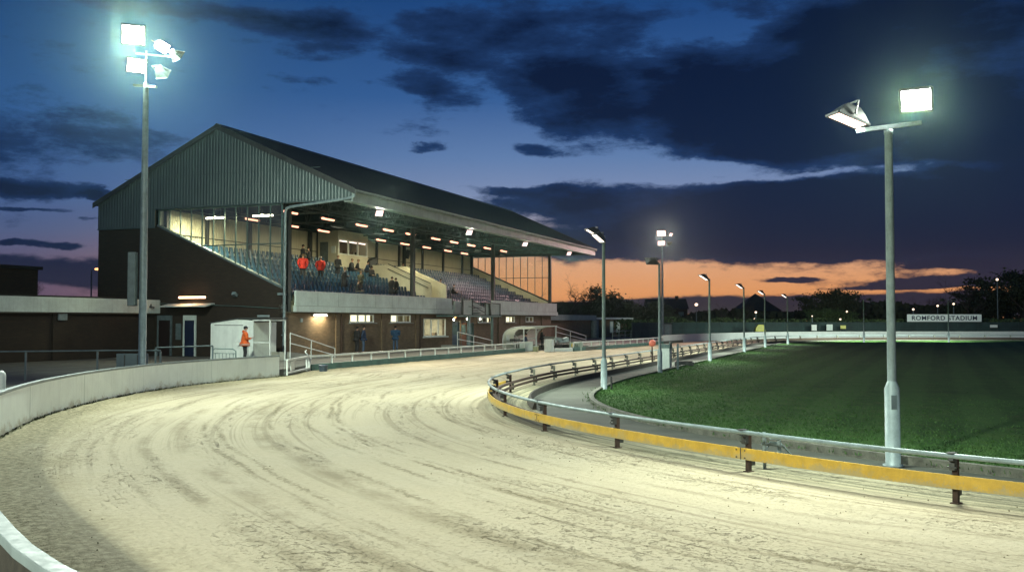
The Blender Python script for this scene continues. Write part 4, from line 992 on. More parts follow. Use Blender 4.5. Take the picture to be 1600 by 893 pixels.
# security light on gable rake
b = MB(); b.obox((-.2,0,0),(.3,.25,.2),(0,.5,0)); b.bar((0,.25,.1),(0,-.1,0),.06,.06); o = b.build('security_camera', M_galv, None, .02, loc=SP(-.05,3.2,4.05), rotz=RS); tag(o, 'small pale camera on the dark gable wall below the raking sill', 'camera')
# ------------------------------------------------------------------ seats
def seat_mesh():
    b = MB(); prof = [(-.20,.40),(-.06,.37),(.10,.37),(.17,.42),(.205,.55),(.225,.72),(.235,.78)]
    nx = 6; vs = []
    for j, (y, z) in enumerate(prof):
        for i in range(nx+1):
            u_ = i/nx*2-1; wd = .215*(1 if j < 5 else (1-.12*(j-4)))
            curl = .035*u_*u_
            vs.append((u_*wd, y-(curl*1.2 if j > 3 else 0), z+(curl if j <= 3 else 0)))
    k = nx+1
    b.add(vs, [(j*k+i, j*k+i+1, (j+1)*k+i+1, (j+1)*k+i) for j in range(len(prof)-1) for i in range(nx)], True)
    vs2 = [(x,y+.02,z-.02) for x,y,z in vs]; b.add(vs2, [(j*k+i, (j+1)*k+i, (j+1)*k+i+1, j*k+i+1) for j in range(len(prof)-1) for i in range(nx)], True)
    top = (len(prof)-1)*k
    for i in range(nx): b.add([vs[top+i],vs[top+i+1],vs2[top+i+1],vs2[top+i]], [(0,1,2,3)])
    b.box((-.03,-.02,.0),(.03,.06,.36)); b.box((-.12,-.05,0),(.12,.09,.015)); return b
slots = []
for k in range(NR):
    s_ = .45+RUN*k+.5; z = 3.68+RISE*k
    T = .85
    while T < LEN-.9:
        ok = not (21.6 < T < 25.4 and k < 7) and not (T > 17.4 and T < 23.2 and k >= 7) and not (25.3 < T < 26.6 and k == 0)
        if ok: slots.append((T, s_, z))
        T += .52
slots.sort(key=lambda q: SP(q[0], q[1]).length)
sp_ = None; sb_ = seat_mesh()
for i, (T, s_, z) in enumerate(slots[:100]):
    if sp_ is None: o = sp_ = sb_.build('seat', M_seat, gs)
    else: o = sp_.copy(); col.objects.link(o); o.parent = gs
    o.location = (T, s_, z+.004)
b = MB()
for T, s_, z in slots[100:]: b.add([(x+T, y+s_, zz+z+.004) for x, y, zz in sb_.v], sb_.f, True)
o = b.build('seat_rows', M_seat, gs, uv=False); tag(o, kind='stuff')
print('seats', len(slots))
# ------------------------------------------------------------------ low building left of the gable
lb = empty('clubhouse', SP(0,9.4), RS, 'low dark brick building with white boarded fascia left of the stand', 'building')
b = MB(); b.box((-30,0,0),(-.02,.3,2.95)); b.box((-30,6,0),(-.02,6.3,2.95)); b.box((-30,.3,0),(-29.7,6,2.95)); b.build('brick_wall', M_brickd, lb)
b = MB(); b.box((-8.0,-.1,.2),(-6.9,.0,2.94)); b.build('pilaster', M_brickd, lb)
b = MB()
for i in range(6): b.box((-30.2,-.42-.012*(i%1),2.95+i*.135),(-.03,-.38,2.95+i*.135+.12)); 
b.box((-30.2,-.38,2.93),(-.03,-.3,3.76)); b.build('boarded_fascia', M_fascia, lb)
b = MB(); b.box((-30.2,-.36,3.77),(-.03,6.5,3.85)); b.build('roof', M_roof, lb)
b = MB(); b.box((-30.2,-.3,2.86),(-.03,.0,2.92)); b.build('soffit', M_under, lb)
b = MB(); b.box((-.3,-.14,-.42),(.3,0,.0)); o = b.build('air_conditioner', M_galv, None, .05, loc=SP(-7.45,9.28,2.9), rotz=RS); b = MB(); b.box((-.3,-.16,.005),(.3,0,.12)); b.build('top_cover', M_galvd, o); tag(o, 'pale square wall unit under the white boarded fascia', 'wall unit')
b = MB(); b.obox((0,-.1,0),(.1,.3,.1),(.2,0,.5)); b.box((-.03,-.05,0),(.03,0,.2)); o = b.build('security_camera', M_black, None, .01, loc=SP(-.9,8.95,3.3), rotz=RS); tag(o, 'small black camera on the white boarded fascia beside the mast', 'camera')
e = empty('rear_building', SP(-32,17), RS, 'dark flat-roofed building behind the low clubhouse at the left edge', 'building')
b = MB(); b.box((0,0,0),(30,9,5.7)); b.build('wall', M_brickd, e); b = MB(); b.box((-.2,-.2,5.7),(30.2,9.2,5.9)); b.build('roof', M_roof, e)
b = MB(); b.tube([(20,-.1,3.5),(20,-.1,6.0)],.05,6); b.build('vent_pipe', M_steelg, e)
# annex beyond the stand
e = empty('annex', SP(50.7,1.0), RS, 'flat-roofed brick annex with grey fascia just beyond the stand', 'building')
b = MB(); b.box((0,0,0),(18.5,7,2.55)); b.build('wall', M_brick, e); b = MB(); b.box((-.1,-.4,2.5),(18.3,7.2,3.12)); b.build('fascia', mat('annex_fascia',(.26,.36,.33),.6,0,.15,1.3,.1,streak=.3), e, .01)
b = MB(); b.lathe([(.55,.3),(.55,2.5)],20,(17.6,-.3,0)); b.build('round_column', M_galvd, e)
e = empty('ticket_kiosk', SP(73.4,.6), RS, 'small brick hut with a white roof edge and lit window, beyond the annex', 'hut')
b = MB(); b.box((0,0,0),(10.8,5,2.62)); b.build('wall', M_brick, e); b = MB(); b.box((-.8,-.8,2.62),(11.6,5.3,2.86)); b.build('roof', M_white, e, .01)
for k, (x0, x1) in enumerate(((1.8,3.6),(5.0,7.2))):
    b = MB(); b.box((x0,-.06,.9),(x0+.12,-.003,2.3)); b.box((x1-.12,-.06,.9),(x1,-.003,2.3)); b.box((x0,-.06,2.3),(x1,-.003,2.4)); b.box((x0,-.06,.8),(x1,-.003,.9)); f_ = b.build('window', M_galv, e)
    b = MB(); b.add([(x0+.12,-.02,.9),(x1-.12,-.02,.9),(x1-.12,-.02,2.3),(x0+.12,-.02,2.3)],[(0,1,2,3)]); b.build('pane', emat('dim_window',(.55,.75,.55),.10+.05*k), f_)
b = MB(); b.tube([(-4.9,-.1,2.55),(0,-.1,2.62)],.04,6); b.build('link_beam', M_galvd, e)
# ------------------------------------------------------------------ kiosk by the white wall
e = empty('turnstile_kiosk', (-14.05,52,.28), RS, 'white panelled kiosk with sloping top and open glazed door, behind the white wall', 'kiosk')
b = MB(); b.prism([(0,0,0),(0,2.75,0),(0,2.75,2.05),(0,.95,2.28),(0,0,2.2)], (.1,0,0)); b.box((.1,.0,0),(2.2,.1,2.1)); b.box((.1,2.65,0),(2.2,2.75,2.1)); b.build('wall', M_white, e, .01)
b = MB(); b.prism([(-.05,2.8,2.06),(-.05,.9,2.30),(-.05,.9,2.36),(-.05,2.8,2.12)], (2.3,0,0)); b.prism([(-.05,.9,2.26),(-.05,-1.2,2.3),(-.05,-1.2,2.36),(-.05,.9,2.36)], (1.6,0,0)); b.build('roof', M_steel, e)
b = MB(); b.box((-.003,.6,1.93),(-.008,2.5,1.965)); b.build('dark_trim', M_black, e)
b = MB(); b.box((0,-.06,0),(.06,0,2.25)); b.box((0,-1.15,0),(.06,-1.09,2.25)); b.box((0,-1.15,2.19),(.06,0,2.25)); b.box((0,-1.1,1.0),(.05,0,1.05)); b.box((1.4,-1.15,0),(1.46,-1.09,2.25)); b.box((0,-1.15,2.19),(1.46,-1.09,2.25)); d_ = b.build('glazed_door', M_white, e)
b = MB(); b.add([(.03,-1.1,0),(.03,-.05,0),(.03,-.05,2.2),(.03,-1.1,2.2)],[(0,1,2,3)]); b.build('pane', M_glass, d_)
b = MB(); b.box((-1.0,.35,1.05),(.0,.37,1.1)); b.box((-.5,.2,0),(-.03,.9,.95)); b.build('counter', M_white, e)
b = MB(); b.box((-.1,-.62,-.05),(.02,.1,.05)); o = b.build('wall_light', M_galv, None, loc=(-13.6,51.8,2.73), rotz=RS); b = MB(); b.bar((0,0,-.2),(0,0,.0),.03,.03); b.build('bracket', M_steel, o); tag(o, 'unlit white tube light on the kiosk roof edge', 'light')
# ------------------------------------------------------------------ rails behind the white wall (left)
def rail(name, pts, h, m_, label, r=.025, step=2.2, mid=None, z=.28, cat='railing', square=False, zs=None, panel=None):
    o0 = Vector((*pts[0], z)); e = empty(name, o0, 0, label, cat)
    pl = [Vector((*q, 0)) for q in pts]; rs = resample(pl, step)
    b = MB(); P = [(p_-Vector((o0.x,o0.y,0)))+Vector((0,0,h)) for p_ in pl]
    if square:
        for a_, c_ in zip(P, P[1:]): b.bar(a_, c_, r*2, r*2)
    else: b.tube(P, r, 8)
    b.build('top_rail', m_, e)
    if mid:
        b = MB()
        for mz in mid:
            for a_, c_ in zip(P, P[1:]): b.bar(a_+Vector((0,0,mz-h)), c_+Vector((0,0,mz-h)), r*1.6, r*1.6)
        b.build('mid_rail', m_, e)
    pr = None
    for q in rs:
        if pr is None:
            bb = MB(); bb.box((-r,-r,-.0),(r,r,h-r)); pr = bb.build('post', m_, e)
            o = pr
        else: o = pr.copy(); col.objects.link(o); o.parent = e
        o.location = (q.x-o0.x, q.y-o0.y, 0)
    return e
rail('railing', [(-24,31.5),(-19.2,35.2),(-15.3,36.6),(-13.3,36.4)], 1.07, M_galvd, 'dull grey tube railing left of the mast, behind the white wall', .03, 2.1)
rail('railing', [(-14.3,38.6),(-12.95,41.6)], 1.12, M_galvd, 'short grey tube railing right of the mast, in front of the dark doors', .03, 1.7)
b = MB(); b.tube([(0,0,.1),(0,0,.9),(.08,.02,.98),(.85,.1,.96),(.98,.12,.86),(.98,.12,.1)],.025,8)
b.bar((0.05,0,.78),(.98,.12,.76),.03,.03)
for k in range(6): b.bar((.12+k*.15,.02+k*.018,.1),(.12+k*.15,.02+k*.018,.78),.02,.02)
o = b.build('crowd_barrier', M_steelg, None, loc=(-13.1,42.1,.28)); tag(o, 'dark barred crowd barrier with a rounded corner, in front of the kiosk', 'barrier')
b = MB(); b.box((0,0,0),(1.2,.08,.95)); o = b.build('control_cabinet', mat('blue_grey_cabinet',(.12,.17,.18),.5,.2,.15,3,.1,streak=.4), None, .01, loc=(-15.1,36.7,.28), rotz=0); b=MB(); b.box((.3,-.02,.1),(.34,0,.9)); b.box((.8,-.02,.1),(.84,0,.9)); b.build('joint', M_steel, o); tag(o, 'flat blue-grey panel on the railing at the foot of the mast', 'panel')
b = MB(); b.lathe([(.10,0),(.12,.1),(.13,.62),(.11,.72),(.05,.78),(.0,.79)],14); o = b.build('bollard', M_white, None, loc=(-14.6,27.5,.28)); tag(o, 'small white dome-topped bollard just behind the curved white wall', 'bollard')
# ------------------------------------------------------------------ white trackside gate and rails
def S2(T, s): v_ = SP(T, s); return (v_.x, v_.y)
gA = (-10.12,43.3); gB = (-10.0,47.6)
e = empty('gate', (*gA, .02), 0, 'white barred gate with a small white plate, between the wall and the green kerb', 'gate')
d_ = Vector((gB[0]-gA[0], gB[1]-gA[1], 0)); b = MB()
b.bar((0,0,.68), d_+Vector((0,0,.70)), .08,.10); b.bar((0,0,.10), d_+Vector((0,0,.12)), .07,.09); b.bar((0,0,0),(0,0,.7),.08,.08); b.bar(d_*.86,d_*.86+Vector((0,0,.72)),.10,.10); b.bar(d_*.98,d_*.98+Vector((0,0,.72)),.10,.10); b.build('frame', M_white, e, .01)
b = MB(); b.obox(d_*.22+Vector((.0,0,.4)),(.03,.75,.42)); b.build('plate', M_white, e)
b = MB(); b.tube([d_*.9+Vector((0,0,.72)),d_*.88+Vector((0,0,.8)),d_*.86+Vector((-.1,0,.95)),d_*.9+Vector((-.1,.1,1.0))],.03,6); b.build('latch', M_white, e)
rail('trackside_rail', [gB, S2(23.3,-6.62)], .43, M_white, 'low white rail on green kerb in front of the stand', .045, 1.95, z=.28, square=True)
b = MB(); P_ = [Vector((gB[0],gB[1]+.1,0)), Vector((*S2(23.4,-6.6),0))]; pn = normals(P_); b.loft(pn, [(.10,-.05),(.08,.31),(-.12,.31),(-.12,-.05)]); o = b.build('kerb', M_greenk, None); tag(o, 'dark green painted kerb under the white rail in front of the stand', 'kerb')
q0, q1 = S2(27.2,-10.05), S2(52,-11.5)
q0 = (4.95,77.7)
rail('trackside_rail', [q0, S2(43.1,-11.28), q1], .42, M_white, 'low white rail on the green kerb beyond the track shelter', .045, 1.9, z=.28, square=True)
b = MB(); P_ = [Vector((*q0,0)), Vector((*S2(43.1,-11.2),0)), Vector((*S2(52.6,-11.4),0))]; pn = normals(P_); b.loft(pn, [(.10,-.05),(.08,.31),(-.12,.31),(-.12,-.05)]); o = b.build('kerb', M_greenk, None); tag(o, 'dark green painted kerb beyond the track shelter', 'kerb')
rail('railing', [S2(56,-5),S2(80,-6)], 1.0, M_galv, 'grey tube railing in the distance behind the annex', .03, 2.4, mid=[.5])
# ramps with handrails
def ramp(T0, T1, s_, z0, z1, zr0, zr1, label, wide=1.3, m_=M_white):
    e = empty('ramp', SP(T0, s_, .28), RS, label, 'ramp'); L_ = T1-T0
    b = MB(); b.prism([(0,0,0),(L_,0,0),(L_,0,max(.01,z1-.28)),(0,0,z0-.28)], (0,wide,0)); b.build('ramp_deck', M_conc, e)
    b = MB(); A = Vector((0,-.05,zr0-.28)); B_ = Vector((L_,-.05,zr1-.28)); b.tube([A, B_, B_+Vector((.0,0,-(zr1-.28)+.0))], .032, 8)
    b.tube([A-Vector((0,0,.55)), B_-Vector((0,0,.4))], .03, 8)
    for f in (.0,.45) : 
        p_ = A.lerp(B_, f); b.tube([p_, (p_.x,-.05,0)], .028, 8)
    b.build('handrail', m_, e)
    return e
ramp(-2.9, 1.75, -2.5, .75, .30, 1.78, .82, 'sloping white handrail beside a short ramp at the near corner of the brick wall')
ramp(18.4, 25.3, -3.0, .62, .30, 1.62, .84, 'sloping white handrail in front of the blue and brown doors')
ramp(42, 52.2, -3.0, .9, .30, 1.88, .8, 'sloping white handrail right of the curved track shelter')
# ------------------------------------------------------------------ steel landing
e = empty('steel_landing', SP(20.3,-2.3,0), RS, 'dark steel landing with a cage and stair in front of the balcony wall', 'platform')
b = MB(); b.box((0,0,2.78),(9.0,1.95,2.9)); b.build('deck', M_steelg, e)
for x in (2.4,7.3): b = MB(); b.box((x-.09,.1,.28),(x+.09,.28,2.78)); b.build('column', M_steelg if x > 3 else M_galv, e)
b = MB()
for x in (1.0,2.9,5.6,8.9): b.bar((x,.1,2.9),(x,.1,4.25 if x < 5 else 3.95),.08,.08)
b.bar((1.0,.1,4.2),(2.9,.1,4.15),.05,.05); b.bar((2.9,.1,4.1),(5.6,.1,3.55),.05,.05); b.bar((2.9,.1,3.7),(5.6,.1,3.1),.05,.05); b.bar((2.2,.1,3.6),(4.8,.1,3.5),.05,.05)
b.bar((5.6,.1,3.95),(8.9,.1,3.9),.09,.09); b.bar((8.9,.1,2.9),(8.9,1.8,2.9),.09,.09); b.bar((6.3,.1,3.92),(6.6,.1,2.9),.28,.1)
b.bar((3.3,1.0,4.4),(3.3,1.0,2.9),.06,.06); b.bar((4.4,1.0,4.4),(4.4,1.0,2.9),.06,.06)
for i in range(5): b.bar((3.0+i*.5,.3,3.9-i*.2),(3.0+i*.5,1.2,3.9-i*.2),.22,.05)
b.tube([(1.0,.1,4.2),(.75,.1,4.0),(.7,.1,3.2),(.8,.1,2.95)],.05,8)
b.build('cage', M_steel, e)
b = MB(); b.box((5.75,.13,2.95),(6.4,.16,3.85)); b.box((6.9,.13,2.95),(8.8,.16,3.85)); b.box((1.1,.13,2.95),(2.8,.16,4.1)); b.build('screen', mat('screen_grey',(.34,.39,.36),.6,0,.15,1,.1), e)
# ------------------------------------------------------------------ curved shelter
e = empty('track_shelter', SP(24.7,-6.0,0), RS, 'curved white framed shelter open towards the sand', 'shelter')
prof = [(1.75,.0),(1.75,.95),(1.72,1.25),(1.6,1.5),(1.35,1.72),(1.0,1.87),(.5,1.95),(-.15,1.99)]
for x in (0, 8.2):
    b = MB(); b.tube([(x,y,z) for y,z in prof], .045, 8); b.build('hoop', M_white, e)
b = MB(); b.bar((0,-.15,1.99),(8.2,-.15,1.99),.07,.07); b.bar((0,1.75,.9),(8.2,1.75,.9),.05,.05); b.build('beam', M_white, e)
for x in (.05,3.0,8.15): b = MB(); b.tube([(x,-.05,0),(x,-.05,1.97)],.05,8); b.build('post', M_white, e)
m, nt, p = nt_new('shelter_sheet'); n = N(nt)
p.inputs['Base Color'].default_value = (.55,.62,.55,1); p.inputs['Roughness'].default_value = .3
tr = n.node('ShaderNodeBsdfTranslucent'); tr.inputs[0].default_value = (.55,.62,.52,1); mx = n.node('ShaderNodeMixShader'); mx.inputs[0].default_value = .45; n.set(mx.inputs[1], p.outputs[0]); n.set(mx.inputs[2], tr.outputs[0]); n.set(nt.nodes['Material Output'].inputs[0], mx.outputs[0])
def sheet(xs, pr_):
    b = MB(); k = len(pr_); b.add([(x,y,z+.02) for x in xs for y,z in pr_], [(a_*k+i,a_*k+i+1,(a_+1)*k+i+1,(a_+1)*k+i) for a_ in range(len(xs)-1) for i in range(k-1)], True); return b
sheet((0,2.05,4.1,6.15,8.2), prof[4:]).build('canopy', m, e); sheet((0,2.4), prof[:5]).build('back_sheet', m, e); sheet((2.4,5,8.2), prof[:5]).build('clear_back_sheet', M_glass, e)
b = MB()
for x in (2.4,5.3): b.tube([(x,y,z) for y,z in prof], .03, 6)
b.box((.6,1.66,.5),(1.3,1.7,1.3)); b.build('rib', M_white, e)
def cab(name, c_, size, m_, lab, catn, rotz=RS, extra=None, z=0.0):
    b = MB(); b.box((-size[0]/2,-size[1]/2,0),(size[0]/2,size[1]/2,size[2])); o = b.build(name, m_, None, .02, loc=(c_[0],c_[1],z), rotz=rotz)
    if extra: extra(o, size)
    return tag(o, lab, catn)
def top_lid(o, s_): b = MB(); b.box((-s_[0]/2-.03,-s_[1]/2-.03,s_[2]),(s_[0]/2+.03,s_[1]/2+.03,s_[2]+.04)); b.build('lid', M_white, o)
cab('cabinet', (2.95,76.4), (.6,.62,.95), M_white, 'plain white upright cabinet in front of the curved shelter', 'cabinet', extra=top_lid)
cab('counter', (1.15,77.9), (1.8,.5,.72), M_fascia, 'pale counter standing inside the near end of the shelter', 'counter', z=.0, extra=top_lid)
cab('equipment_case', (.25,78.7), (1.2,.5,.2), M_black, 'black case lying on the white rail end by the shelter', 'case', z=.78, extra=lambda o,s_: MB().box((-.3,-.28,.05),(.3,-.251,.15)).build('latch', M_steel, o))
cab('low_bench', (4.05,77.2), (1.6,.55,.22), M_white, 'low white bench block between the cabinet and the logo board', 'bench', rotz=R(20), extra=lambda o,s_: MB().box((-.8,-.29,.22),(.8,.29,.26)).build('top', M_white, o))
cab('stool', (1.9,76.9), (.35,.35,.4), mat('pale_green',(.4,.45,.25),.6), 'small pale green stool at the open end of the kerb', 'stool', extra=lambda o,s_: MB().box((-.2,-.2,.4),(.2,.2,.44)).build('top', M_fascia, o))
# desk with monitors / equipment
e = empty('equipment_trolley', (4.0,78.6,0), R(20), 'dark equipment trolley heaped with pale boxes beside the shelter post', 'trolley')
b = MB(); b.box((-.6,-.3,.62),(.7,.3,.68)); b.box((-.6,-.3,.2),(.7,.3,.25)); b.build('shelf', M_steel, e)
b = MB()
for x in (-.55,.65):
    for y in (-.25,.25): b.bar((x,y,0),(x,y,.68),.05,.05)
b.build('leg', M_black, e)
b = MB(); b.obox((-.25,0,.95),(.5,.35,.22),(0,.2,0)); b.obox((.4,0,.9),(.5,.3,.35),(0,-.2,.2)); b.obox((.05,-.05,.78),(.5,.3,.16)); b.build('box', M_galv, e)
b = MB(); b.obox((-.2,0,.42),(.5,.4,.3)); b.obox((.4,0,.4),(.4,.4,.28)); b.build('case', M_black, e)
# logo board
e = empty('logo_board', (5.2,78.6,0), math.atan2(79.98-76.72, 5.85-4.54)-R(34), 'pale green board with a yellow swirl and dark letters, leaning on the kerb end', 'board')
b = MB(); b.box((-.62,-.05,.0),(.62,.05,.72)); b.build('board', mat('board_green',(.33,.42,.34),.6), e, .01)
b = MB(); b.lathe([(.0,0),(.16,0),(.16,.01),(.0,.011)],16); 
for i,v_ in enumerate(b.v): b.v[i] = (v_[0]-.34, -.052-v_[2], v_[1]*1.2+.46)
b.build('yellow_mark', mat('mark_yellow',(.7,.5,.05),.5), e)
b = MB(); b.tube([(-.12,-.056,.28),(-.06,-.056,.55),(.04,-.056,.3),(.14,-.056,.55),(.18,-.056,.26)],.022,5); b.tube([(.32,-.056,.28),(.32,-.056,.5)],.022,5); b.tube([(.32,-.056,.57),(.34,-.056,.6)],.025,5); b.build('lettering', M_steelg, e)
# blue ball / bucket at the kerb start
b = MB(); b.lathe([(.16,0),(.2,.04),(.23,.3),(.245,.31),(.23,.33),(.2,.3)],16); o = b.build('bucket', mat('blue_bucket',(.07,.11,.16),.4), None, loc=(-9.2,46.9,0.0)); b = MB(); b.tube([(-.23,0,.31),(-.15,-.1,.2),(0,-.22,.14),(.15,-.1,.2),(.23,0,.31)],.01,5); b.build('handle', M_steel, o); tag(o, 'blue-grey bucket standing on the sand at the start of the green kerb', 'bucket')
# cabinet, red marker and box inside the rail
e = empty('control_cabinet', (7.75,48.2,-.01), RS, 'pale upright control cabinet with a grey post, beside the second lamp post', 'cabinet')
b = MB(); b.box((-.26,-.2,0),(.26,.2,1.12)); b.build('body', M_fascia, e, .03)
b = MB(); b.box((-.28,-.22,1.12),(.28,.22,1.32)); b.tube([(-.2,-.2,1.3),(-.2,-.2,1.42),(.2,-.2,1.42),(.2,-.2,1.3)],.03,6); b.build('hood', M_steelg, e)
b = MB(); b.box((-.2,-.215,.12),(.2,-.202,1.0)); b.build('door', M_white, e)
b = MB(); b.bar((0,0,0),(0,0,1.35),.09,.09); b.box((-.08,-.1,0),(.08,.1,.04)); o = b.build('short_post', M_galvd, None, loc=(8.22,47.7,-.01)); tag(o, 'square grey post standing just right of the pale control cabinet', 'post')
b = MB(); b.bar((0,0,0),(0,0,1.1),.07,.07); o = b.build('distance_marker', M_rust, None, loc=(8.0,54.9,0)); b = MB(); b.lathe([(.0,0),(.16,.0),(.2,.04),(.2,.08),(.16,.12),(0,.12)],16)
b.v = [(x,(z-.06)*1.2-.08,y+1.2) for x,y,z in b.v]; b.build('disc', mat('coral_disc',(.8,.2,.13),.5,0,.1,3,.05), o); tag(o, 'round coral red marker disc on a dark post at the rail', 'marker')
b = MB(); b.box((-.5,-.4,0),(.5,.4,.28)); b.box((.5,-.2,0),(2.4,.2,.05)); o = b.build('cable_box', M_steel, None, .02, loc=(9.3,52.0,-.01), rotz=R(-8)); b=MB(); b.box((-.45,-.35,.28),(.45,.35,.32)); b.build('lid', M_timber, o); tag(o, 'low dark box on the concrete path beyond the control cabinet', 'box')
b = MB(); b.tube([(0,0,0),(.02,0,.3),(.1,.02,.45),(.3,.1,.42),(.5,.1,.2),(.8,.2,.02)],.018,6); b.tube([(0,0,.0),(0,0,.62)],.03,6); b.tube([(.25,0,.1),(.25,0,.5)],.035,6); b.bar((-.05,0,.42),(.3,0,.4),.04,.04); b.box((.1,-.06,.5),(.25,.06,.57)); o = b.build('hose_standpipe', M_galv, None, loc=(4.25,16.25,0)); tag(o, 'small pale standpipe with a hose behind the yellow board', 'standpipe')
# short black stump by pole a
b = MB(); b.lathe([(.035,0),(.035,.5),(.03,.52)],8); b.box((-.05,-.04,0),(.05,.04,.03)); o = b.build('cable_post', M_steel, None, loc=(3.52,34.1,0)); tag(o, 'thin dark stub post touching the lamp post at the infield tip', 'post')
#PART3
# ------------------------------------------------------------------ people
def skin(verts, edges, sub=1):
    me = bpy.data.meshes.new('tmp'); me.from_pydata([v[0] for v in verts], edges, []); me.update()
    o = bpy.data.objects.new('tmp', me); col.objects.link(o)
    sk = o.modifiers.new('skin', 'SKIN'); sk.branch_smoothing = .4
    if not me.skin_vertices: raise RuntimeError('no skin layer')
    for i, v in enumerate(verts):
        d_ = me.skin_vertices[0].data[i]; r = v[1]; d_.radius = r if isinstance(r, tuple) else (r, r); d_.use_root = (i == 0)
    sb = o.modifiers.new('sub', 'SUBSURF'); sb.levels = sub; sb.render_levels = sub
    bpy.context.view_layer.update(); dg = bpy.context.evaluated_depsgraph_get()
    m2 = bpy.data.meshes.new_from_object(o.evaluated_get(dg)); bpy.data.objects.remove(o); bpy.data.meshes.remove(me)
    return m2
def mesh_to_mb(b, me):
    b.add([tuple(v.co) for v in me.vertices], [tuple(p.vertices) for p in me.polygons], True)
M_skin = mat('skin', (.42,.24,.16), .55, 0, .08, 20, .05)
def cloth(c, nm): return mat(nm, c, .85, 0, .2, 9, .25)
CL = dict(orange=cloth((.75,.13,.02),'orange_fabric'), red=cloth((.62,.035,.02),'red_fabric'), black=cloth((.02,.02,.022),'black_fabric'), navy=cloth((.02,.04,.085),'navy_fabric'), blue=cloth((.02,.065,.13),'blue_fabric'), jean=cloth((.06,.10,.16),'denim'), olive=cloth((.06,.06,.035),'olive_fabric'), grey=cloth((.09,.09,.085),'grey_fabric'), brown=cloth((.07,.05,.035),'brown_fabric'))
HAIR = dict(dark=cloth((.02,.015,.01),'dark_hair'), grey=cloth((.25,.23,.2),'grey_hair'), fair=cloth((.22,.14,.07),'fair_hair'))
def person(loc, rz, label, pose='stand', top='black', legs='black', hair='dark', coat=False, h=1.75, vest=False, stripe=False, hood=False, cap=False, arms='down', bulk=1.0, group=None):
    bk0 = bulk; bulk *= 1.18; k = h/1.75*1.03; e = empty('person', loc, rz, label, 'person', group)
    if pose == 'sit':
        pv = Vector((0,.02,.50)); lean = -.10; legp = lambda s: [(s*.09,.0,.50),(s*.12,-.42,.50),(s*.12,-.40,.10),(s*.12,-.52,.04)]
    else:
        pv = Vector((0,0,.93)); lean = -.02; st = .03 if pose == 'walk' else 0
        legp = lambda s: [(s*.09,0,.9),(s*.105,-.03+s*st,.5),(s*.11,.02+s*st*2,.09),(s*.125,-.12+s*st*2,.035)]
    b0 = pv.z-.93
    sp = pv+Vector((0,lean*.4,.22)); ch = pv+Vector((0,lean,.44)); nk = pv+Vector((0,lean*1.15,.575)); hb = pv+Vector((0,lean*1.2-.015,.64)); hm = pv+Vector((0,lean*1.2-.03,.71)); hc = pv+Vector((0,lean*1.2-.02,.785))
    def armp(s):
        sh = ch+Vector((s*.185*bulk,0,.03))
        if arms == 'phone': return [sh, ch+Vector((s*.235,-.04,-.24)), ch+Vector((s*.08,-.27,-.20)), ch+Vector((s*.05,-.34,-.17))]
        if arms == 'pocket': return [sh, ch+Vector((s*.30,.07,-.25)), ch+Vector((s*.20,-.05,-.46)), ch+Vector((s*.18,-.08,-.53))]
        if arms == 'lap': return [sh, ch+Vector((s*.24,-.02,-.27)), ch+Vector((s*.12,-.25,-.36)), ch+Vector((s*.09,-.33,-.36))]
        if arms == 'raise' and s > 0: return [sh, ch+Vector((s*.27,-.15,-.1)), ch+Vector((s*.16,-.22,.14)), ch+Vector((s*.12,-.22,.21))]
        return [sh, ch+Vector((s*.25,.02,-.27)), ch+Vector((s*.25,-.05,-.50)), ch+Vector((s*.25,-.07,-.57))]
    # body: one skinned surface
    V_ = [(pv,.11),(sp,.105),(ch,.12),(nk,.052),(hb,.062),(hm,.088),(hc,.062)]; E_ = [(0,1),(1,2),(2,3),(3,4),(4,5),(5,6)]
    for s in (-1,1):
        a = armp(s); i0 = len(V_); V_ += [(a[0],.05),(a[1],.038),(a[2],.026),(a[3],.034)]; E_ += [(2,i0),(i0,i0+1),(i0+1,i0+2),(i0+2,i0+3)]
        # fingers rooted in the palm
        d_ = (a[3]-a[2]).normalized(); side = Vector((1,0,0)) if abs(d_.x) < .7 else Vector((0,1,0)); pal = a[3]
        side = (side-d_*side.dot(d_)).normalized(); fwd = d_.cross(side)
        g_ = legp(s); i0 = len(V_); V_ += [(Vector(g_[0]),.08),(Vector(g_[1]),.055),(Vector(g_[2]),.038),(Vector(g_[3]),.034)]; E_ += [(0,i0),(i0,i0+1),(i0+1,i0+2),(i0+2,i0+3)]
    V_ = [(Vector(a)*k, r*k) for a, r in V_]
    b = MB(); mesh_to_mb(b, skin(V_, E_, 2))
    for s in (-1,1):
        a = armp(s); d_ = (a[3]-a[2]).normalized(); side = Vector((1,0,0)); side = (side-d_*side.dot(d_)).normalized(); fwd = d_.cross(side)
        for j, (o_, L_) in enumerate(((-.026,.062),(-.009,.072),(.009,.068),(.026,.052))):
            p0 = a[3]+side*o_+d_*.015; p1 = p0+d_*L_*.5+Vector((0,-.006,0)); p2 = p1+d_*L_*.4+Vector((0,-.02,0)); b.tube([p0*k,p1*k,p2*k],[.0095*k,.0085*k,.006*k],6)
        p0 = a[3]-side*s*.025-d_*.02; b.tube([p0*k,(p0-side*s*.025+d_*.03)*k,(p0-side*s*.03+d_*.055+Vector((0,-.01,0)))*k],[.011*k,.01*k,.007*k],6)
    # nose, ears, brow
    b.tube([(hm+Vector((0,-.082,.012)))*k,(hm+Vector((0,-.108,-.02)))*k,(hm+Vector((0,-.088,-.028)))*k],[.008,.013,.008],6)
    for s in (-1,1): b.ball((hm+Vector((s*.083,.005,-.005)))*k,.02*k,6,5,(.5,1,1.4))
    o = b.build('body', M_skin, e, uv=False)
    f_ = MB()
    for s in (-1,1): f_.ball((hm+Vector((s*.032,-.079,.014)))*k,.010*k,6,4)
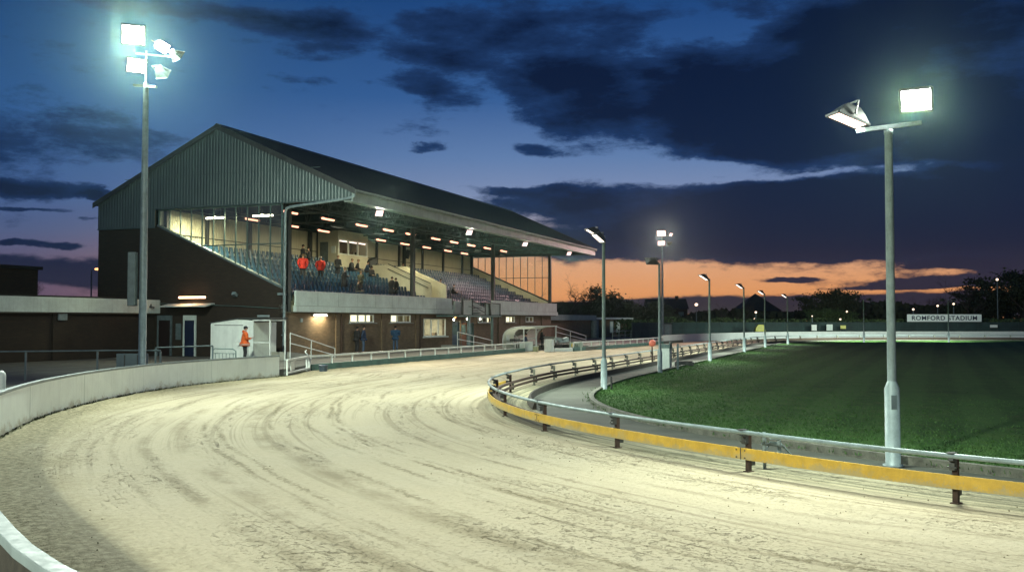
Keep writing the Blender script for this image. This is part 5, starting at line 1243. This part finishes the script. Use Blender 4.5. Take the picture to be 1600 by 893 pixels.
    f_.tube([(hm+Vector((-.025,-.085,-.045)))*k,(hm+Vector((.025,-.085,-.045)))*k],.005*k,5)
    f_.build('face_features', HAIR['dark'], o, uv=False)
    # jacket
    V2 = [(pv+Vector((0,0,-.02)),.155*bulk),(sp,.15*bulk),(ch,.155*bulk),(nk+Vector((0,.005,-.01)),.085)]; E2 = [(0,1),(1,2),(2,3)]
    for s in (-1,1):
        a = armp(s); i0 = len(V2); V2 += [(a[0],.082*bulk),(a[1],.066*bulk),(a[2]*.96+a[1]*.04,.05)]; E2 += [(2,i0),(i0,i0+1),(i0+1,i0+2)]
    V2 = [(Vector(a)*k, r*k) for a, r in V2]
    b = MB(); mesh_to_mb(b, skin(V2, E2, 2))
    if coat:
        if pose == 'sit': pass
        else: b.lathe([(.16*k,pv.z*k+.05),(.20*k,pv.z*k-.15),(.245*k,.42*k),(.24*k,.42*k),(.16*k,pv.z*k)],14)
    elif pose != 'sit': b.lathe([(.15*k,(pv.z+.12)*k),(.175*bulk*k,(pv.z+.0)*k),(.178*bulk*k,(pv.z-.12)*k),(.165*bulk*k,(pv.z-.12)*k),(.13*k,pv.z*k)],14)
    if hood: b.ball((nk+Vector((0,.085,-.01)))*k,.095*k,8,6,(1.1,.7,.8))
    jk = b.build('jacket', CL[top], e, uv=False)
    if stripe:
        b = MB(); b.lathe([(.183*bulk*k,(pv.z-.07)*k),(.183*bulk*k,(pv.z-.03)*k),(.182*bulk*k,(pv.z-.03)*k),(.182*bulk*k,(pv.z-.07)*k)],14); b.build('reflective_band', mat('reflective_grey',(.35,.35,.3),.4), jk)
    if vest:
        b = MB(); V5 = [(pv+Vector((0,0,-.03)),.205*bk0),(sp,.205*bk0),(ch+Vector((0,0,-.02)),.215*bk0),(nk+Vector((0,0,-.03)),.09)]
        mesh_to_mb(b, skin([(Vector(q)*k, (r_*k*1.12, r_*k*.9)) for q, r_ in V5], [(0,1),(1,2),(2,3)], 2))
        b.build('vest', CL['red'], e, uv=False)
    # trousers
    V3_ = [(pv,.125)]; E3 = []
    for s in (-1,1):
        g_ = legp(s); i0 = len(V3_); V3_ += [(Vector(g_[0]),.098),(Vector(g_[1]),.078),(Vector(g_[2])+Vector((0,0,.0)),.066)]; E3 += [(0,i0),(i0,i0+1),(i0+1,i0+2)]
    b = MB(); mesh_to_mb(b, skin([(Vector(a)*k, r*k) for a, r in V3_], E3, 2)); b.build('trousers', CL[legs], e, uv=False)
    for s in (-1,1):
        g_ = legp(s); a = Vector(g_[2]); t_ = Vector(g_[3]); b = MB(); c_ = (a+t_)/2; b.ball((c_.x*k, c_.y*k, .045*k),.05*k,10,6,(.95,2.7,.95)); b.build('shoe', CL['black'], e, uv=False)
    b = MB(); b.ball((hm+Vector((0,.018,.03)))*k,.104*k,12,8,(.9,1.0,.88)); 
    if cap: b.obox((hm+Vector((0,-.10,.055)))*k,(.14*k,.09*k,.012))
    b.build('woollen_hat' if cap else 'hair', CL['black'] if cap else HAIR[hair], e, uv=False)
    return e
person((-13.9,50.0,.28), R(112), 'person in a bright orange hooded jacket standing behind the white wall by the kiosk', top='orange', legs='black', arms='phone', hood=True, stripe=True, bulk=1.2, h=1.86, cap=True)
person(SP(8.6,-.55,.28), R(95), 'person in a black coat leaning by the brick wall, left of the blue jacket', top='navy', legs='jean', arms='pocket', bulk=1.15, h=1.8)
person(SP(8.25,-.25,.28), R(130), 'person all in black behind the leaning figure at the brick wall', top='black', legs='black', arms='pocket', bulk=1.1, h=1.75)
person(SP(12.3,-1.0,.28), R(178), 'person in a blue jacket and jeans seen from behind at the brick wall', top='blue', legs='jean', arms='phone', bulk=1.2, h=1.78)
FLR = lambda k: 3.685+.37*k
def stander(T, k, rz, label, **kw): return person(SP(T, .45+.85*k+.2, FLR(k)), rz, label, **kw)
def sitter(T, k, label, **kw): return person(SP(T, .45+.85*k+.42, FLR(k)-.02), RS+kw.pop('dr', 0), label, pose='sit', arms=kw.pop('arms','lap'), **kw)
stander(8.3, 4, R(185), 'person in a bright red jacket, left of two standing on the stand steps', top='red', legs='black', arms='pocket', hair='fair', bulk=1.1, h=1.84)
stander(10.5, 4, R(172), 'person in a bright red jacket, right of two standing on the stand steps', top='red', legs='black', arms='pocket', bulk=1.05, h=1.8, hair='grey')
stander(14.2, 5, R(150), 'person in dark clothes standing behind the one in the long black coat', top='black', legs='black', arms='lap', h=1.78, hair='fair')
stander(10.9, 2, R(110), 'person in a long black coat standing side-on near the front rows', top='black', legs='black', coat=True, arms='phone', h=1.72, bulk=1.2, hair='fair')
stander(12.1, 7, R(120), 'person in black standing high at the back, left of the two there', top='black', legs='black', arms='phone', h=1.74)
stander(12.95, 7, R(-100), 'person in black standing high at the back, right of the two there', top='black', legs='black', arms='phone', h=1.62)
sitter(17.9, 6, 'person in black sitting below the left end of the commentary box windows', top='black', h=1.9, hair='fair', dr=.2)
sitter(18.85, 6, 'person in black sitting below the middle of the commentary box windows', top='black', legs='grey', h=1.9, hair='fair', dr=.5)
sitter(20.4, 6, 'person hunched in dark clothes sitting below the right end of the commentary box', top='navy', legs='black', h=1.85, dr=.6)
sitter(19.6, 5, 'person in black sitting one row in front of the others near the cream stairwell wall', top='black', legs='black', h=1.7, dr=-.3)
stander(13.2, 2, R(150), 'person in an olive brown coat bending over the seats mid stand', top='olive', legs='brown', arms='phone', h=1.62, hair='fair', bulk=1.1)
sitter(11.6, 1, 'person in dark clothes sitting low in front of the olive brown coat', top='black', legs='grey', h=1.7, dr=.4)
stander(16.35, 1, R(120), 'person in a black coat below the cream stairwell wall, left of a pair', top='black', legs='black', arms='pocket', h=1.68, bulk=1.2, coat=True)
stander(17.1, 1, R(-60), 'person in a black coat below the cream stairwell wall, right of a pair', top='black', legs='black', arms='pocket', h=1.62, bulk=1.1)
sitter(27.2, 3, 'person with fair hair in black sitting right of the stairwell, left of three', top='black', legs='black', hair='fair', h=1.8)
sitter(28.8, 3, 'person in black sitting right of the stairwell, middle of three', top='black', legs='black', h=1.8, dr=.3)
sitter(29.8, 2, 'person in black sitting right of the stairwell, rightmost of three', top='black', legs='black', h=1.7, dr=.3)
sitter(28.2, 7, 'person in grey sitting in the back rows beyond the stairwell', top='grey', legs='black', h=1.75)
sitter(29.6, 7, 'person in black sitting in the back rows, farthest beyond the stairwell', top='black', legs='black', h=1.6)
# inside the shelter
person(SP(27.2,-5.2,0), R(75), 'person in dark clothes sitting by the counter in the track shelter', pose='sit', top='navy', legs='black', arms='lap', h=1.85)
b = MB(); b.box((-.22,-.2,.40),(.22,.22,.44)); b.box((-.22,.2,.44),(.22,.24,.85))
for x in (-.19,.19):
    for y in (-.17,.19): b.bar((x,y,0),(x,y,.4),.03,.03)
o = b.build('chair', M_black, None, loc=SP(27.2,-5.2,0), rotz=R(75)); bb = MB(); bb.box((-.21,-.19,.44),(.21,.19,.455)); bb.build('seat_pad', M_steel, o); tag(o, 'plain black chair under the sitting person in the track shelter', 'chair')
person(SP(30.4,-5.6,0), R(85), 'person in a black coat standing in the middle of the track shelter', top='black', legs='black', arms='phone', h=1.72, hair='grey')
# dark camera rig under cover beside the commentary box
e = empty('camera_rig', SP(23.6,7.4,6.4), RS, 'dark covered camera on a stand beside the commentary box', 'camera')
b = MB(); b.obox((0,0,1.0),(1.3,.5,.55),(0,-.35,0)); b.obox((.9,-.1,.75),(.9,.4,.3),(0,.25,0)); b.build('cover', M_black, e, .05)
b = MB()
for a_ in (0,2.1,4.2): b.bar((0,0,.9),(.4*math.cos(a_),.4*math.sin(a_),-.1),.05,.05)
b.build('tripod', M_steel, e)
# ------------------------------------------------------------------ trees
M_bark = mat('bark', (.05,.04,.03), .95, 0, .3, 8, .3)
M_leafd = mat('dark_foliage', (.04,.05,.022), .9, 0, .4, .8, 0, c2=(.015,.02,.01))
M_leafg = mat('green_foliage', (.06,.10,.03), .9, 0, .4, .8, 0, c2=(.025,.045,.014))
def tree_meshes(seed, h, spread, leafy):
    rr = random.Random(seed); b = MB(); tips = []
    def grow(p, d_, L_, r_, lv):
        n_ = 4; pts = [Vector(p)]; dd = Vector(d_)
        for i in range(n_):
            dd = (dd+Vector((rr.gauss(0,.13),rr.gauss(0,.13),rr.gauss(.03,.08)))).normalized(); pts.append(pts[-1]+dd*L_/n_)
        b.tube(pts, [r_*(1-.5*i/n_) for i in range(n_+1)], 5 if lv < 2 else 3, caps=False)
        if lv >= 2: tips.extend(pts[1:])
        if lv < (5 if not leafy else 4):
            m_ = 3 if lv else 6
            for j in range(m_):
                q = pts[rr.randint(2 if lv else 1, n_)]; ang = rr.uniform(0,6.28); t_ = rr.uniform(.45,.95) if lv else rr.uniform(.35,.85)
                up = dd; ax = Vector((math.cos(ang),math.sin(ang),0)); nd = (up*(1-t_*.5)+ax*t_*spread).normalized()
                grow(q, nd, L_*rr.uniform(.55,.78), r_*.5, lv+1)
    grow((0,0,-.2), (0,0,1), h*.36, h*.022, 0)
    lf = MB()
    if leafy:
        zs_ = [t.z for t in tips]; zmx = max(zs_)
        for t in tips:
            if rr.random() < .25: continue
            cl = rr.uniform(.15,.42)*h/8
            for q in range(13):
                c_ = t+Vector((rr.gauss(0,cl),rr.gauss(0,cl),rr.gauss(0,cl*.8))); s_ = rr.uniform(.07,.17)*h/8
                a_ = Vector((rr.gauss(0,1),rr.gauss(0,1),rr.gauss(0,1))).normalized(); c2_ = a_.cross(Vector((rr.gauss(0,1),rr.gauss(0,1),rr.gauss(0,1)))).normalized()
                lf.add([c_-a_*s_, c_+c2_*s_*.6, c_+a_*s_, c_-c2_*s_*.6], [(0,1,2,3)])
    return b, lf
TP = {}
def tree(kind, loc, h, w_, label, leaf=None):
    base = {'bare_tree':(11,8,1.0,False),'bare_tree_b':(12,8,1.25,False),'bushy_tree':(21,8,1.15,True),'round_tree':(22,8,1.4,True)}[kind]
    if kind not in TP:
        b, lf = tree_meshes(*base); zm = max(v[2] for v in b.v); xm = max(abs(v[0]) for v in b.v)
        TP[kind] = (b, lf, zm, xm, {})
    b, lf, zm, xm, cache = TP[kind]
    nm = 'bare_tree' if 'bare' in kind else 'leafy_tree'
    e = empty(nm, loc, random.uniform(0,6.28), label, 'tree', 'trees beyond the stadium')
    sc_ = (w_/2/xm, w_/2/xm, h/zm)
    if 'trunk' not in cache:
        t_ = b.build('trunk', M_bark, e, uv=False); cache['trunk'] = t_
    else: t_ = cache['trunk'].copy(); col.objects.link(t_); t_.parent = e
    t_.scale = sc_
    if lf.v:
        key = 'c'+str(leaf.name if leaf else 'd')
        if key not in cache: c_ = lf.build('crown', leaf or M_leafd, e, uv=False); cache[key] = c_
        else: c_ = cache[key].copy(); col.objects.link(c_); c_.parent = e
        c_.scale = sc_
    return e
TL = [ # kind, x, y, h, w, label
 ('bare_tree_b',8.2,135,9.2,11,'bare spreading tree behind the far end of the stand, partly seen through its windows'),
 ('bare_tree',2.5,128,7.2,6,'thin bare tree left of the far roof column, seen through the end window'),
 ('bushy_tree',14.2,140,7.4,9,'dark bushy tree left of the first tall lamp post, beyond the annex'),
 ('bushy_tree',20.5,150,5.5,10,'low dark bushy tree right of the first tall lamp post'),
 ('bare_tree',36,165,6.4,6,'narrow bare tree just right of the third lamp post'),
 ('bare_tree_b',40.5,168,7,8,'small bare spreading tree left of the pointed roof'),
 ('round_tree',56,170,7.8,9,'broad dark tree crown left of the nearest pole on the horizon'),
 ('round_tree',52.5,158,4.4,7,'lower paler green tree behind the far fence, below the broad dark crown'),
 ('bare_tree',66,180,7.6,8,'small bare tree just left of the nearest pole on the horizon'),
 ('bare_tree_b',77,180,9.2,13,'wide bare tree above the left half of the lettered sign'),
 ('bare_tree_b',81,168,11.3,14,'tallest wide bare tree above the right end of the lettered sign'),
 ('round_tree',93,175,11.8,14,'big dark leafy tree at the right edge of the horizon'),
 ('bare_tree',70.5,170,7.4,9,'bare tree right of the nearest pole on the horizon'),
 ('bushy_tree',88,182,9.4,11,'dark tree right of the lettered sign and left of the street lamp'),
 ('bare_tree_b',-62,128,10.5,13,'bare tree on the horizon above the flat roof at the left'),
 ('bushy_tree',-48,120,8.2,7,'dark bushy tree beside the orange street lamp, left of the stand'),
 ('bare_tree',-76,128,8.2,12,'faint bare tree at the left edge above the flat roof'),
]
for kd, x, y, h, w_, lab in TL: tree(kd, (x,y,-.1), h*1.0, w_, lab, M_leafg if 'paler' in lab else None)
# far wood: one dark mass
lf = MB(); rr = random.Random(9)
for i in range(26000):
    t_ = rr.random(); x = -140+t_*420; y = 195+rr.uniform(-12,12)
    hh_ = 4.0+1.5*mnoise.noise(Vector((x*.05,0,0)))*2+1.3*mnoise.noise(Vector((x*.22,3,0)))+ (2.4*min(1,(x-60)/40) if x > 60 else 0)
    if x < 0: hh_ += 1.5
    z = hh_*(1-rr.random()**1.6*1.0); s_ = rr.uniform(.35,.8)
    a_ = Vector((rr.gauss(0,1),rr.gauss(0,.4),rr.gauss(0,1))).normalized(); c2_ = a_.cross(Vector((rr.gauss(0,.3),1,rr.gauss(0,.3)))).normalized()
    c_ = Vector((x,y,z)); lf.add([c_-a_*s_, c_+c2_*s_*.7, c_+a_*s_, c_-c2_*s_*.7], [(0,1,2,3)])
o = lf.build('woodland', M_leafd, None, uv=False); tag(o, 'long dark belt of trees along the horizon', 'woodland', kind='stuff')
# hedge bank behind the far fence
lf = MB()
for i in range(16000):
    t_ = rr.random(); x = 10+t_*160; y = 150+rr.uniform(-1.5,1.5)+ (-(36-x)*.9 if x < 36 else 0); z = (2.6+.7*mnoise.noise(Vector((x*.2,0,5))))*(1-rr.random()**1.8); s_ = rr.uniform(.12,.3)
    a_ = Vector((rr.gauss(0,1),rr.gauss(0,1),rr.gauss(0,1))).normalized(); c2_ = a_.cross(Vector((rr.gauss(0,1),rr.gauss(0,1),rr.gauss(0,1)))).normalized()
    c_ = Vector((x,y,z)); lf.add([c_-a_*s_, c_+c2_*s_*.7, c_+a_*s_, c_-c2_*s_*.7], [(0,1,2,3)])
o = lf.build('hedge', M_leafg, None, uv=False); tag(o, 'dark overgrown hedge behind the far green fence', 'hedge', kind='stuff')
# houses on the horizon
def house(x, y, wd, dp, he, hr, label, rz=0, pyramid=False, lit=None):
    e = empty('house', (x,y,-.1), rz, label, 'house', 'houses on the horizon')
    b = MB(); b.box((-wd/2,-dp/2,0),(wd/2,dp/2,he)); b.build('wall', M_brickd, e)
    b = MB()
    if pyramid: b.add([(-wd/2-.3,-dp/2-.3,he),(wd/2+.3,-dp/2-.3,he),(wd/2+.3,dp/2+.3,he),(-wd/2-.3,dp/2+.3,he),(0,0,hr)],[(0,1,4),(1,2,4),(2,3,4),(3,0,4),(3,2,1,0)])
    else: b.prism([(-wd/2-.3,-dp/2-.3,he),(-wd/2-.3,dp/2+.3,he),(-wd/2-.3,0,hr)],(wd+.6,0,0))
    r_ = b.build('roof', M_roof, e); b = MB(); b.box((wd/4,-.4,he+.5),(wd/4+.7,.4,hr+.7)); 
    if not pyramid: b.build('chimney', M_brickd, r_)
    for i in range(3):
        b = MB(); xx = -wd/2+wd*(i+.5)/3; b.box((xx-.6,-dp/2-.06,he-1.9),(xx+.6,-dp/2-.003,he-.7)); b.build('window', M_steelg, e)
house(54.5,215,9,9,4.6,8.6,'house with a pointed pyramid roof on the horizon between two lamp posts', pyramid=True)
house(36,225,9,7,5.2,7.6,'gabled house with a chimney on the horizon right of the far mast')
house(14,222,9,7,4.6,6.8,'small gabled house with chimney on the horizon right of the bushy tree')
# street lamps far away
def far_lamp(x, y, h, label, m_=None, r_=.24, arm=0):
    e = empty('street_lamp', (x,y,-.1), 0, label, 'street lamp', 'street lamps beyond the stadium')
    b = MB(); b.tube([(0,0,0),(0,0,h),(arm,0,h+.1)] if arm else [(0,0,0),(0,0,h)], .07, 6); b.build('pole', M_galvd, e)
    b = MB(); b.ball((arm,0,h+.15),r_*.8,8,6,(1.3 if arm else 1,1,.6 if arm else .9)); b.build('lamp', m_ or M_far_lamp, e)
def ph(px, py, Y):
    dx, dy = px-800, 446.5-py; th = math.atan(53.5/1500); k = Y/(math.cos(th)*1500-math.sin(th)*dy)
    return dx*k, 2.5+k*(math.sin(th)*1500+math.cos(th)*dy)
for px, py, Y, lab, kw in ((1088,476,172,'white double street lamp left of the third lamp post on the horizon',dict(r_=.38)),(1181,488,160,'upper of two small lamps right of the fourth lamp post',{}),(1179.5,498.5,158,'lower of two small lamps right of the fourth lamp post',dict(r_=.22)),(1269,494,142.5,'slim street lamp left of the white notice board',dict(r_=.12)),
  (1323.5,487,158,'small orange-white lamp left of the twin-headed post',{}),(1313,499,150,'low small lamp above the yellow notice',dict(r_=.2)),(1427,483.5,158,'small lamp above the left end of the lettered sign',{}),(1465,478,160,'small lamp above the middle of the lettered sign',{}),(1490,475,160,'small lamp above the right part of the lettered sign',{}),
  (1558,437,155,'tall orange street lamp on a thin pole near the right edge',dict(r_=.27)),(143,421,95,'orange street lamp on the left horizon beside the dark end of the stand',dict(arm=.55,r_=.25,m_=M_orange_lamp))):
    x, z = ph(px, py, Y); far_lamp(x, Y, z, lab, **kw)

# ------------------------------------------------------------------ haze added for the glow round the lamps
b = MB(); b.box((-1520,-420,-1.2),(1820,2620,26)); o = b.build('haze', None, None, uv=False); tag(o, 'thin haze added over the whole stadium for the lamp halos', 'haze', kind='stuff')
m = bpy.data.materials.new('haze'); m.use_nodes = True; nt = m.node_tree; nt.nodes.remove(nt.nodes['Principled BSDF'])
pv_ = nt.nodes.new('ShaderNodeVolumePrincipled'); pv_.inputs['Density'].default_value = .00013; pv_.inputs['Color'].default_value = (.55,.9,.85,1); pv_.inputs['Anisotropy'].default_value = .95
nt.links.new(pv_.outputs[0], nt.nodes['Material Output'].inputs['Volume']); o.data.materials.clear(); o.data.materials.append(m)
